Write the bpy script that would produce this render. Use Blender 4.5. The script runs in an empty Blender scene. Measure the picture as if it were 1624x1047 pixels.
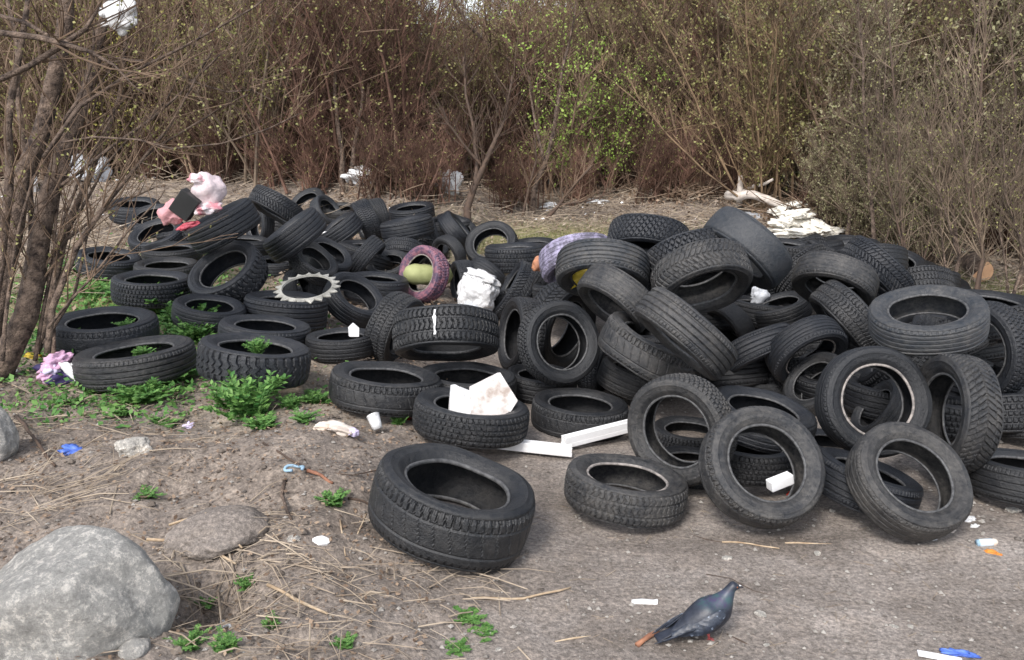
import bpy, bmesh, math, random
from mathutils import Vector, Matrix, noise
from mathutils.bvhtree import BVHTree
R = math.radians
S = bpy.context.scene
C = S.collection
# ---------------------------------------------------------------- camera
FPX, CU, CV = 1450.0, 812.0, 523.5
PITCH = math.atan(403.0 / FPX)
CAM = Vector((0, 0, 2.0))
cd = bpy.data.cameras.new("camera"); cam = bpy.data.objects.new("camera", cd); C.objects.link(cam)
cam.location = CAM; cam.rotation_euler = (math.pi / 2 - PITCH, 0, 0)
cd.sensor_width = 36; cd.lens = 36 * FPX / 1624.0; cd.clip_start = 0.05; cd.clip_end = 3000
S.camera = cam
# ---------------------------------------------------------------- light: overcast
SUN_EL, SUN_AZ = R(47), R(205)
w = bpy.data.worlds.new("World"); S.world = w; w.use_nodes = True
nt = w.node_tree
bg = nt.nodes["Background"]; sk = nt.nodes.new("ShaderNodeTexSky")
sk.sky_type = 'NISHITA'; sk.sun_disc = False; sk.sun_elevation = SUN_EL; sk.sun_rotation = SUN_AZ
sk.air_density = 0.8; sk.dust_density = 1.5; sk.ozone_density = 1.0
hs = nt.nodes.new("ShaderNodeHueSaturation"); hs.inputs['Saturation'].default_value = 0.38
nt.links.new(sk.outputs[0], hs.inputs['Color']); nt.links.new(hs.outputs[0], bg.inputs[0]); bg.inputs[1].default_value = 0.14
sd = bpy.data.lights.new("sun", 'SUN'); sd.energy = 1.4; sd.angle = R(16); sd.color = (1, 0.95, 0.9)
so = bpy.data.objects.new("sun", sd); C.objects.link(so)
dirv = Vector((math.sin(SUN_AZ) * math.cos(SUN_EL), math.cos(SUN_AZ) * math.cos(SUN_EL), math.sin(SUN_EL)))
so.rotation_euler = dirv.to_track_quat('Z', 'Y').to_euler()
S.view_settings.view_transform = 'Standard'; S.view_settings.look = 'None'; S.view_settings.exposure = 1.27
# ---------------------------------------------------------------- geometry helpers
FW = Vector((0, math.cos(PITCH), -math.sin(PITCH))); UP = Vector((0, math.sin(PITCH), math.cos(PITCH))); RT = Vector((1, 0, 0))
def ray(u, v): return FW + RT * ((u - CU) / FPX) - UP * ((v - CV) / FPX)
def at(u, v, z): return CAM + ray(u, v) * z
def sig(t): return 1 / (1 + math.exp(-max(-30, min(30, t))))
def gauss(x, y, cx, cy, s): return math.exp(-((x - cx) ** 2 + (y - cy) ** 2) / (2 * s * s))
def terr0(x, y):
    h = 0.20 * sig((-x - 0.45) / 0.3) * (1 - 0.5 * sig((y - 9) / 1.2))
    h += 0.13 * gauss(x, y, -1.0, 4.1, 0.33) + .05 * gauss(x, y, -1.9, 3.9, .25) - .05 * gauss(x, y, -1.6, 4.5, .22) + .05 * gauss(x, y, -.95, 3.35, .2)
    h -= 0.24 * gauss(x, y, -1.13, 2.95, 0.12)
    h += 0.38 * gauss(x, y, -1.5, 12.6, 0.55) + .34 * math.exp(-((y - 13.6) / .9) ** 2) * sig((-x - .2) / .3) + 0.22 * gauss(x, y, 2.6, 13.8, 0.9) + 0.18 * gauss(x, y, 4.4, 12.3, 0.9)
    h += 0.012 * max(0, y - 8) - 0.16 * gauss(x, y, -1.0, 8.3, 1.3) - .10 * gauss(x, y, 1.3, 6.5, 1.6)
    return h
def terrain(x, y):
    rough = sig((-x - 0.1 + 0.25 * noise.noise((x * 0.8, y * 0.8, 3))) / 0.18)
    if y > 9: rough = 1
    p = Vector((x, y, 0))
    h = terr0(x, y)
    h += (0.018 + 0.035 * rough) * noise.noise(p * 1.1)
    h += (0.006 + 0.040 * rough) * noise.noise(p * 3.3)
    h += (0.003 + 0.024 * rough) * noise.noise(p * 9.0)
    if y < 9: h += (0.0018 + 0.010 * rough) * noise.noise(p * 24.0)
    return h
def onground(u, v, lift=0.0):
    d = ray(u, v); t = 1.5
    for _ in range(4000):
        p = CAM + d * t
        if p.z <= terrain(p.x, p.y) + lift: break
        t += 0.02 if t < 8 else 0.06
    return p, t
def gz(x, y, lift=0.0): return Vector((x, y, terrain(x, y) + lift))
class MB:
    def __init__(s): s.v = []; s.f = []; s.m = []
    def quad(s, *ps, mi=0):
        n = len(s.v); s.v.extend([tuple(p) for p in ps]); s.f.append(tuple(range(n, n + len(ps)))); s.m.append(mi)
    def tube(s, pts, rad, sides=5, cap=True, mi=0):
        n0 = len(s.v); k = len(pts); prev = None
        for i, p in enumerate(pts):
            p = Vector(p)
            t = Vector(pts[min(i + 1, k - 1)]) - Vector(pts[max(i - 1, 0)])
            if t.length < 1e-9: t = Vector((0, 0, 1))
            t.normalize()
            a = prev if prev is not None else (Vector((0, 1, 0)) if abs(t.x) > .9 else Vector((1, 0, 0)))
            a = (a - t * a.dot(t)).normalized(); prev = a; b = t.cross(a)
            r = rad[i] if isinstance(rad, (list, tuple)) else rad
            for j in range(sides):
                an = 2 * math.pi * j / sides
                q = p + (a * math.cos(an) + b * math.sin(an)) * r
                s.v.append((q.x, q.y, q.z))
        for i in range(k - 1):
            for j in range(sides):
                a0 = n0 + i * sides + j; a1 = n0 + i * sides + (j + 1) % sides
                s.f.append((a0, a1, a1 + sides, a0 + sides)); s.m.append(mi)
        if cap:
            s.f.append(tuple(n0 + j for j in range(sides))[::-1]); s.m.append(mi)
            s.f.append(tuple(n0 + (k - 1) * sides + j for j in range(sides))); s.m.append(mi)
    def loft(s, rings, cap=True, mi=0):
        n0 = len(s.v); m = len(rings[0])
        for r in rings: s.v.extend([tuple(p) for p in r])
        for i in range(len(rings) - 1):
            for j in range(m):
                a = n0 + i * m + j; b = n0 + i * m + (j + 1) % m
                s.f.append((a, b, b + m, a + m)); s.m.append(mi)
        if cap:
            s.f.append(tuple(range(n0, n0 + m))[::-1]); s.f.append(tuple(range(n0 + (len(rings) - 1) * m, n0 + len(rings) * m))); s.m += [mi, mi]
    def box(s, c, sx, sy, sz, M=None, mi=0):
        n = len(s.v)
        for dz in (-.5, .5):
            for dx, dy in ((-.5, -.5), (.5, -.5), (.5, .5), (-.5, .5)):
                p = Vector((dx * sx, dy * sy, dz * sz))
                if M: p = M @ p
                p = p + Vector(c); s.v.append(tuple(p))
        for f in ((3, 2, 1, 0), (4, 5, 6, 7), (0, 1, 5, 4), (1, 2, 6, 5), (2, 3, 7, 6), (3, 0, 4, 7)):
            s.f.append(tuple(n + i for i in f)); s.m.append(mi)
    def build(s, name, mat, parent=None, smooth=False, bevel=0):
        me = bpy.data.meshes.new(name); me.from_pydata(s.v, [], s.f)
        for mm in (mat if isinstance(mat, (list, tuple)) else [mat]): me.materials.append(mm)
        if any(s.m): me.polygons.foreach_set('material_index', s.m)
        if smooth: me.polygons.foreach_set('use_smooth', [True] * len(me.polygons))
        me.update()
        o = bpy.data.objects.new(name, me); C.objects.link(o)
        if parent: o.parent = parent
        if bevel:
            b = o.modifiers.new('b', 'BEVEL'); b.width = bevel; b.segments = 2
        return o
def tag(o, label=None, cat=None, group=None, kind=None):
    if label: o['label'] = label
    if cat: o['category'] = cat
    if group: o['group'] = group
    if kind: o['kind'] = kind
    return o
def empty(name, loc=(0, 0, 0), rz=0, label=None, cat=None, group=None):
    o = bpy.data.objects.new(name, None); C.objects.link(o); o.location = loc; o.rotation_euler = (0, 0, rz)
    o.empty_display_size = .1
    return tag(o, label, cat, group)
KIDS = {}
def copy_tree(o, kids, loc, rz, sc, tiltx=0, tilty=0):
    c = o.copy(); C.objects.link(c); c.location = loc; c.rotation_euler = (tiltx, tilty, rz); c.scale = sc
    for k in kids:
        d = k.copy(); C.objects.link(d); d.parent = c
    return c
# ---------------------------------------------------------------- materials
def mat(name):
    m = bpy.data.materials.new(name); m.use_nodes = True
    n = m.node_tree; b = n.nodes['Principled BSDF']
    return m, n, b
def N(n, t, **kw):
    x = n.nodes.new(t)
    for k, v in kw.items():
        if k in x.inputs: x.inputs[k].default_value = v
        else: setattr(x, k, v)
    return x
def ramp(n, fac, stops):
    r = n.nodes.new('ShaderNodeValToRGB'); n.links.new(fac, r.inputs[0])
    e = r.color_ramp.elements
    while len(e) < len(stops): e.new(0.5)
    for i, (p, c) in enumerate(stops): e[i].position = p; e[i].color = (*c, 1) if len(c) == 3 else c
    return r.outputs[0]
def mixc(n, f, a, b, mode='MIX'):
    x = n.nodes.new('ShaderNodeMix'); x.data_type = 'RGBA'; x.blend_type = mode
    for s, i in ((f, 0), (a, 6), (b, 7)):
        if hasattr(s, 'is_linked'): n.links.new(s, x.inputs[i])
        elif i == 0: x.inputs[0].default_value = s
        else: x.inputs[i].default_value = (*s, 1)
    return x.outputs[2]
def math_(n, op, a, b=0.0, clamp=False):
    x = n.nodes.new('ShaderNodeMath'); x.operation = op; x.use_clamp = clamp
    for s, i in ((a, 0), (b, 1)):
        if hasattr(s, 'is_linked'): n.links.new(s, x.inputs[i])
        else: x.inputs[i].default_value = s
    return x.outputs[0]
def noi(n, vec, scale, detail=4, rough=.6):
    x = N(n, 'ShaderNodeTexNoise', Scale=scale, Detail=detail, Roughness=rough)
    if vec: n.links.new(vec, x.inputs['Vector'])
    return x.outputs['Fac']
def bump(n, b, h, strength=.5, dist=.01, prev=None):
    x = N(n, 'ShaderNodeBump', Strength=strength, Distance=dist); n.links.new(h, x.inputs['Height'])
    n.links.new(x.outputs[0], b.inputs['Normal'])
    return x
def simple(name, c1, c2=None, scale=20, rough=.7, bmp=.3, bd=.005, spec=.4, trans=0, rnd=0):
    m, n, b = mat(name); g = n.nodes.new('ShaderNodeTexCoord').outputs['Object']
    if c2 is None: c2 = tuple(x * .75 for x in c1)
    f = noi(n, g, scale, 5)
    col = ramp(n, f, [(.35, c1), (.65, c2)])
    if rnd:
        oi = n.nodes.new('ShaderNodeObjectInfo').outputs['Random']
        k = math_(n, 'MULTIPLY_ADD', oi, rnd); n.nodes[-1].inputs[2].default_value = 1 - rnd / 2
        hsn = n.nodes.new('ShaderNodeHueSaturation'); n.links.new(col, hsn.inputs['Color']); n.links.new(k, hsn.inputs['Value']); col = hsn.outputs[0]
    n.links.new(col, b.inputs['Base Color'])
    b.inputs['Roughness'].default_value = rough; b.inputs['Specular IOR Level'].default_value = spec
    if bmp: bump(n, b, noi(n, g, scale * 3, 4), bmp, bd)
    if trans:
        b.inputs['Subsurface Weight'].default_value = trans; b.inputs['Subsurface Radius'].default_value = (.02, .02, .02)
    return m
def rubber(name, kind):
    m, n, b = mat(name)
    g = n.nodes.new('ShaderNodeTexCoord').outputs['Object']
    oi = n.nodes.new('ShaderNodeObjectInfo')
    add = n.nodes.new('ShaderNodeVectorMath'); add.operation = 'ADD'; n.links.new(g, add.inputs[0])
    sc = n.nodes.new('ShaderNodeVectorMath'); sc.operation = 'SCALE'; sc.inputs[0].default_value = (7, 3, 11); n.links.new(oi.outputs['Random'], sc.inputs['Scale'])
    n.links.new(sc.outputs[0], add.inputs[1]); vec = add.outputs[0]
    f1 = noi(n, vec, 2.2, 6, .65); f2 = noi(n, vec, 14, 5, .7); f3 = noi(n, vec, 60, 3)
    base = mixc(n, f2, (.0028, .0037, .0055), (.0082, .0102, .0140))
    base = mixc(n, 1.0, base, oi.outputs['Color'], 'MULTIPLY')
    # dust, more of it where the per-tyre amount (alpha) is high
    d = math_(n, 'MULTIPLY', f1, f2); d = math_(n, 'ADD', d, math_(n, 'MULTIPLY', f3, .12))
    d = math_(n, 'SUBTRACT', d, .20); d = math_(n, 'MULTIPLY', d, 2.4, True)
    d = math_(n, 'MULTIPLY', d, oi.outputs['Alpha'], True)
    if kind == 'tread':
        # the grooves and block edges hold more grey mud: pointiness-free, use radial depth
        pass
    col = mixc(n, d, base, (.12, .111, .10))
    n.links.new(col, b.inputs['Base Color'])
    rr = math_(n, 'MULTIPLY_ADD', f2, .35); n.nodes[-1].inputs[2].default_value = .30 if kind != 'liner' else .55
    n.links.new(rr, b.inputs['Roughness'])
    b.inputs['Specular IOR Level'].default_value = .5 if kind != 'liner' else .25
    h = math_(n, 'ADD', f2, math_(n, 'MULTIPLY', f3, .5))
    if kind == 'side':
        # moulded rings and raised marks that circle the sidewall
        sx = n.nodes.new('ShaderNodeSeparateXYZ'); n.links.new(g, sx.inputs[0])
        r2 = math_(n, 'SQRT', math_(n, 'ADD', math_(n, 'MULTIPLY', sx.outputs[0], sx.outputs[0]), math_(n, 'MULTIPLY', sx.outputs[1], sx.outputs[1])))
        rings = math_(n, 'SINE', math_(n, 'MULTIPLY', r2, 95.0))
        rings = math_(n, 'GREATER_THAN', rings, .86)
        an = math_(n, 'ARCTAN2', sx.outputs[1], sx.outputs[0])
        cmb = n.nodes.new('ShaderNodeCombineXYZ'); n.links.new(math_(n, 'MULTIPLY', an, 9.0), cmb.inputs[0]); n.links.new(math_(n, 'MULTIPLY', r2, 16.0), cmb.inputs[1]); n.links.new(oi.outputs['Random'], cmb.inputs[2])
        vo = N(n, 'ShaderNodeTexVoronoi', Scale=1.6); vo.distance = 'CHEBYCHEV'; n.links.new(cmb.outputs[0], vo.inputs['Vector'])
        band = math_(n, 'MULTIPLY', math_(n, 'GREATER_THAN', r2, .755), math_(n, 'LESS_THAN', r2, .845))
        part = math_(n, 'GREATER_THAN', math_(n, 'SINE', math_(n, 'MULTIPLY', an, 3.0)), .1)
        let = math_(n, 'MULTIPLY', math_(n, 'MULTIPLY', band, part), math_(n, 'LESS_THAN', vo.outputs['Distance'], .28))
        h = math_(n, 'ADD', h, math_(n, 'MULTIPLY', rings, .7)); h = math_(n, 'ADD', h, math_(n, 'MULTIPLY', let, 1.2))
    bump(n, b, h, .55, .012)
    return m
M = {}
M['tread'] = rubber('rubber_tread', 'tread'); M['side'] = rubber('rubber_sidewall', 'side'); M['liner'] = rubber('rubber_liner', 'liner')
def painted(name, c1, c2):
    m, n, b = mat(name); g = n.nodes.new('ShaderNodeTexCoord').outputs['Object']
    f = noi(n, g, 5, 6, .75); col = ramp(n, f, [(.40, c1), (.56, c2)])
    n.links.new(col, b.inputs['Base Color']); b.inputs['Roughness'].default_value = .6; bump(n, b, noi(n, g, 30, 4), .5, .01); return m
M['pink'] = painted('pink_paint', (.30, .13, .16), (.075, .05, .09)); M['lav'] = painted('lavender_paint', (.34, .31, .44), (.12, .11, .15))
M['bead'] = simple('bead_wire', (.10, .10, .10), (.035, .035, .037), 14, .6)
M['rustbead'] = simple('dusty_bead', (.36, .32, .29), (.13, .12, .115), 10, .7)
def plastic(name, c, rough=.35, sss=.15):
    m, n, b = mat(name); g = n.nodes.new('ShaderNodeTexCoord').outputs['Object']
    f = noi(n, g, 9, 5); n.links.new(ramp(n, f, [(.3, c), (.75, tuple(x * .78 for x in c))]), b.inputs['Base Color'])
    b.inputs['Roughness'].default_value = rough; bump(n, b, noi(n, g, 22, 5, .7), .6, .02)
    return m
M['white'] = plastic('white_plastic', (.78, .78, .78)); M['greyplastic'] = plastic('clear_grey_plastic', (.50, .52, .55), .25)
M['pinkbag'] = plastic('pink_plastic', (.72, .36, .38)); M['pinkred'] = plastic('red_plastic', (.62, .10, .14))
m_, n_, b_ = mat('striped_pink_plastic'); g_ = n_.nodes.new('ShaderNodeTexCoord').outputs['Object']; wv_ = N(n_, 'ShaderNodeTexWave', Scale=4.2, Distortion=9, Detail=4); wv_.bands_direction = 'DIAGONAL'; n_.links.new(g_, wv_.inputs['Vector'])
n_.links.new(ramp(n_, wv_.outputs['Fac'], [(.25, (.80, .70, .71)), (.62, (.76, .50, .52)), (.97, (.66, .26, .30))]), b_.inputs['Base Color']); b_.inputs['Roughness'].default_value = .35; bump(n_, b_, wv_.outputs['Fac'], .4, .01); M['pinkstripe'] = m_
M['foam'] = simple('white_foam', (.82, .82, .82), (.72, .71, .70), 6, .8, .25, .003)
M['foamdirty'] = simple('dirty_foam', (.80, .77, .75), (.36, .30, .26), 13, .85, .4, .004)
M['ivory'] = simple('ivory_plastic', (.52, .50, .44), (.26, .25, .22), 8, .6, .3, .004)
M['black'] = simple('black_board', (.025, .025, .025), None, 8, .5)
M['green'] = simple('green_cloth', (.38, .40, .19), (.24, .26, .11), 5, .8)
M['navy'] = simple('navy_cloth', (.03, .025, .08), (.06, .04, .13), 8, .8); M['pinkcloth'] = simple('pink_cloth', (.60, .34, .46), (.48, .30, .44), 8, .85)
M['yellow'] = simple('yellow_plastic', (.62, .46, .05), (.35, .25, .03), 8, .5); M['orange'] = simple('orange_plastic', (.66, .27, .04), (.5, .16, .03), 12, .6)
M['red'] = simple('red_scrap', (.5, .04, .02), (.25, .03, .02), 20, .5); M['teal'] = simple('teal_plastic', (.05, .48, .46), (.04, .35, .36), 15, .4)
M['blue'] = simple('blue_plastic', (.10, .20, .62), (.05, .10, .38), 20, .45); M['lblue'] = simple('pale_blue_plastic', (.30, .45, .56), (.2, .3, .4), 20, .45)
M['lilac'] = simple('lilac_plastic', (.6, .52, .72), (.5, .45, .6), 12, .5); M['paper'] = simple('paper', (.72, .66, .58), (.5, .38, .30), 6, .85)
M['terracotta'] = simple('orange_rubber', (.46, .20, .10), (.25, .12, .08), 7, .7)
M['wood'] = simple('bare_wood', (.50, .40, .28), (.30, .21, .13), 18, .8, .5, .003); M['woodorange'] = simple('orange_stick', (.34, .16, .09), (.18, .08, .05), 20, .8)
M['paleboard'] = simple('pale_wood', (.62, .56, .50), (.42, .36, .31), 12, .8)
M['straw'] = simple('straw', (.40, .33, .25), (.20, .155, .115), 7, .85, 0)
M['twig'] = simple('dark_twig', (.10, .065, .045), (.055, .038, .03), 15, .85, .3)
M['bark'] = simple('bark', (.20, .145, .11), (.03, .02, .016), 16, .9, 1.0, .03)
def stemmat(name, c1, c2):
    m, n, b = mat(name); g = n.nodes.new('ShaderNodeTexCoord').outputs['Object']; oi = n.nodes.new('ShaderNodeObjectInfo').outputs['Random']
    f = noi(n, g, 2.5, 5); col = ramp(n, f, [(.35, c1), (.68, c2)])
    h = n.nodes.new('ShaderNodeHueSaturation'); n.links.new(col, h.inputs['Color']); n.links.new(math_(n, 'ADD', math_(n, 'MULTIPLY', oi, .6), .7), h.inputs['Value'])
    n.links.new(h.outputs[0], b.inputs['Base Color']); b.inputs['Roughness'].default_value = .85; b.inputs['Specular IOR Level'].default_value = .2
    return m
M['stem'] = stemmat('shrub_stem', (.23, .16, .11), (.050, .032, .024)); M['stemgrey'] = stemmat('grey_stem', (.21, .16, .115), (.055, .041, .031)); M['stemred'] = stemmat('reddish_stem', (.19, .108, .078), (.040, .024, .019))
M['stemolive'] = stemmat('olive_stem', (.21, .145, .088), (.048, .032, .022))
def leafmat(name, c1, c2):
    m, n, b = mat(name); gm = n.nodes.new('ShaderNodeNewGeometry'); f = gm.outputs['Random Per Island']
    col = ramp(n, f, [(0, c1), (1, c2)]); n.links.new(col, b.inputs['Base Color']); b.inputs['Roughness'].default_value = .55
    b.inputs['Specular IOR Level'].default_value = .3
    tr = n.nodes.new('ShaderNodeBsdfTranslucent'); n.links.new(col, tr.inputs[0]); mx = n.nodes.new('ShaderNodeMixShader'); mx.inputs[0].default_value = .3
    n.links.new(b.outputs[0], mx.inputs[1]); n.links.new(tr.outputs[0], mx.inputs[2]); n.links.new(mx.outputs[0], n.nodes['Material Output'].inputs[0])
    return m
M['lolive'] = leafmat('olive_leaf', (.21, .21, .07), (.36, .34, .14)); M['lpale'] = leafmat('pale_olive_leaf', (.26, .26, .12), (.42, .39, .24)); M['lgreen'] = leafmat('spring_leaf', (.26, .40, .07), (.40, .52, .13))
M['lyellow'] = leafmat('yellow_leaf', (.48, .42, .12), (.30, .30, .09)); M['weed'] = leafmat('weed_leaf', (.055, .165, .04), (.20, .36, .10))
M['litter'] = leafmat('dead_leaf', (.42, .31, .22), (.11, .07, .048)); M['moss'] = leafmat('ground_leaf', (.08, .17, .04), (.2, .26, .08))
M['paleditter'] = leafmat('pale_litter', (.50, .42, .34), (.30, .23, .17))
def ground_mat():
    m, n, b = mat('soil'); g = n.nodes.new('ShaderNodeNewGeometry').outputs['Position']
    at_ = n.nodes.new('ShaderNodeAttribute'); at_.attribute_name = 'zone'; sp = n.nodes.new('ShaderNodeSeparateColor'); n.links.new(at_.outputs['Color'], sp.inputs[0])
    f1 = noi(n, g, 1.3, 6, .65); f2 = noi(n, g, 9, 6, .7); f3 = noi(n, g, 55, 4, .7)
    path = ramp(n, f1, [(.30, (.135, .116, .102)), (.5, (.212, .187, .168)), (.68, (.335, .303, .278))])
    path = mixc(n, math_(n, 'MULTIPLY', f2, .5), path, (.135, .115, .098))
    spk = ramp(n, f3, [(.32, (.45, .44, .43)), (.5, (1, 1, 1)), (.68, (1.7, 1.66, 1.62))])
    f4 = noi(n, g, 190, 3, .7); mp_ = n.nodes.new('ShaderNodeMapping'); mp_.inputs['Scale'].default_value = (.8, 3.2, 1); mp_.inputs['Rotation'].default_value = (0, 0, .5); n.links.new(g, mp_.inputs[0]); f5 = noi(n, mp_.outputs[0], 1.6, 7, .7); path = mixc(n, .85, path, ramp(n, f5, [(.36, (.78, .76, .74)), (.5, (1, 1, 1)), (.62, (1.22, 1.21, 1.2))]), 'MULTIPLY'); path = mixc(n, .8, path, spk, 'MULTIPLY'); path = mixc(n, .75, path, ramp(n, f4, [(.30, (.65, .65, .65)), (.5, (1, 1, 1)), (.70, (1.45, 1.43, 1.4))]), 'MULTIPLY')
    lit = ramp(n, f2, [(.3, (.085, .064, .050)), (.5, (.19, .155, .127)), (.68, (.32, .27, .225))])
    lit = mixc(n, .9, lit, spk, 'MULTIPLY')
    gr = ramp(n, f2, [(.3, (.13, .13, .05)), (.55, (.30, .26, .12)), (.75, (.46, .39, .24))])
    l = math_(n, 'MULTIPLY_ADD', math_(n, 'SUBTRACT', f2, .5), 1.4); n.nodes[-1].inputs[2].default_value = 0
    zl = math_(n, 'ADD', sp.outputs[0], l, True); zl = math_(n, 'MULTIPLY', zl, 1.0, True)
    zg = math_(n, 'MULTIPLY', math_(n, 'ADD', sp.outputs[1], l, True), 1.0, True)
    col = mixc(n, zl, path, lit); col = mixc(n, math_(n, 'MULTIPLY', zg, sp.outputs[1]), col, gr)
    n.links.new(col, b.inputs['Base Color']); b.inputs['Roughness'].default_value = .92; b.inputs['Specular IOR Level'].default_value = .25
    h = math_(n, 'ADD', math_(n, 'MULTIPLY', f2, .7), math_(n, 'MULTIPLY', f3, .45)); bump(n, b, h, .8, .025)
    return m
M['soil'] = ground_mat()
def rockmat(name, c1, c2, c3):
    m, n, b = mat(name); g = n.nodes.new('ShaderNodeTexCoord').outputs['Object']
    f1 = noi(n, g, 4, 10, .85); f2 = noi(n, g, 26, 8, .85); f3 = noi(n, g, 45, 4)
    col = ramp(n, f1, [(.30, c1), (.52, c2), (.60, c1), (.72, c3)]); sp = ramp(n, f2, [(.33, (.5, .5, .5)), (.52, (1.05, 1.05, 1.05)), (.58, (1.9, 1.85, 1.8))])
    col = mixc(n, .8, col, sp, 'MULTIPLY'); n.links.new(col, b.inputs['Base Color']); b.inputs['Roughness'].default_value = .9
    bump(n, b, math_(n, 'ADD', math_(n, 'MULTIPLY', f2, 1.0), math_(n, 'MULTIPLY', f3, .4)), 1.0, .03); return m
M['rock'] = rockmat('boulder', (.33, .32, .30), (.48, .465, .435), (.82, .78, .70)); M['stone'] = rockmat('pale_stone', (.50, .46, .40), (.58, .55, .50), (.66, .6, .52)); M['dirtrock'] = rockmat('dirty_rock', (.17, .15, .13), (.22, .195, .17), (.30, .27, .24))
M['clod'] = leafmat('soil_clod', (.24, .20, .165), (.10, .08, .065))
M['pebble'] = leafmat('pebble', (.46, .43, .39), (.13, .11, .095))
FIXD = {'L1': 0.632, 'L2': 0.56, 'L3': 0.609, 'L4': 0.605, 'L5': 0.603, 'L7': 0.592, 'L6': 0.642, 'L8': 0.639, 'L9': 0.615, 'L10': 0.492, 'L10b': 0.57, 'L11': 0.62, 'L12': 0.528, 'L13': 0.449, 'L14': 0.456, 'L14b': 0.53, 'L15': 0.574, 'L16': 0.527, 'L17': 0.53, 'L17b': 0.472, 'L18': 0.59, 'L19': 0.592, 'L20': 0.47, 'L22': 0.471, 'L21': 0.447, 'L23': 0.47, 'L24': 0.469, 'L25': 0.463, 'L27': 0.604, 'L28': 0.54, 'L30': 0.374, 'L31': 0.366, 'L26': 0.545, 'L32': 0.668, 'L33': 0.534, 'L34': 0.627, 'L35': 0.481, 'L36': 0.708, 'L37': 0.73, 'L38': 0.658, 'M2': 0.508, 'M2b': 0.447, 'M3': 0.448, 'M4': 0.438, 'M5': 0.59, 'M6': 0.649, 'M7': 0.433, 'M9': 0.459, 'M8': 0.57, 'M19': 0.557, 'M10': 0.525, 'M11': 0.698, 'M13': 0.639, 'M15': 0.491, 'M12': 0.677, 'M14': 0.661, 'M16': 0.595, 'M17': 0.719, 'M18': 0.589, 'P16': 0.443, 'P12': 0.441, 'P11': 0.588, 'P1': 0.565, 'P14': 0.494, 'P2': 0.574, 'P17': 0.432, 'P13': 0.526, 'P3': 0.562, 'P15': 0.403, 'P10': 0.464, 'P4': 0.587, 'P5': 0.62, 'P8': 0.51, 'P9': 0.565, 'P9b': 0.495, 'P7': 0.611, 'P6': 0.616, 'U1': 0.543, 'U2': 0.668, 'U3': 0.612, 'U4': 0.643, 'U5': 0.535, 'U6': 0.612, 'U7': 0.448, 'U8': 0.622, 'U9': 0.657, 'U10': 0.589, 'U11': 0.66, 'U14': 0.442, 'U12': 0.609, 'U13': 0.638, 'U15': 0.474, 'U16': 0.441, 'U17': 0.453, 'U18': 0.495, 'U19': 0.441, 'U22': 0.579, 'U21': 0.608, 'U23': 0.612, 'U24': 0.604, 'U20': 0.605, 'U25b': 0.516, 'U25': 0.534, 'U26': 0.296}
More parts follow.
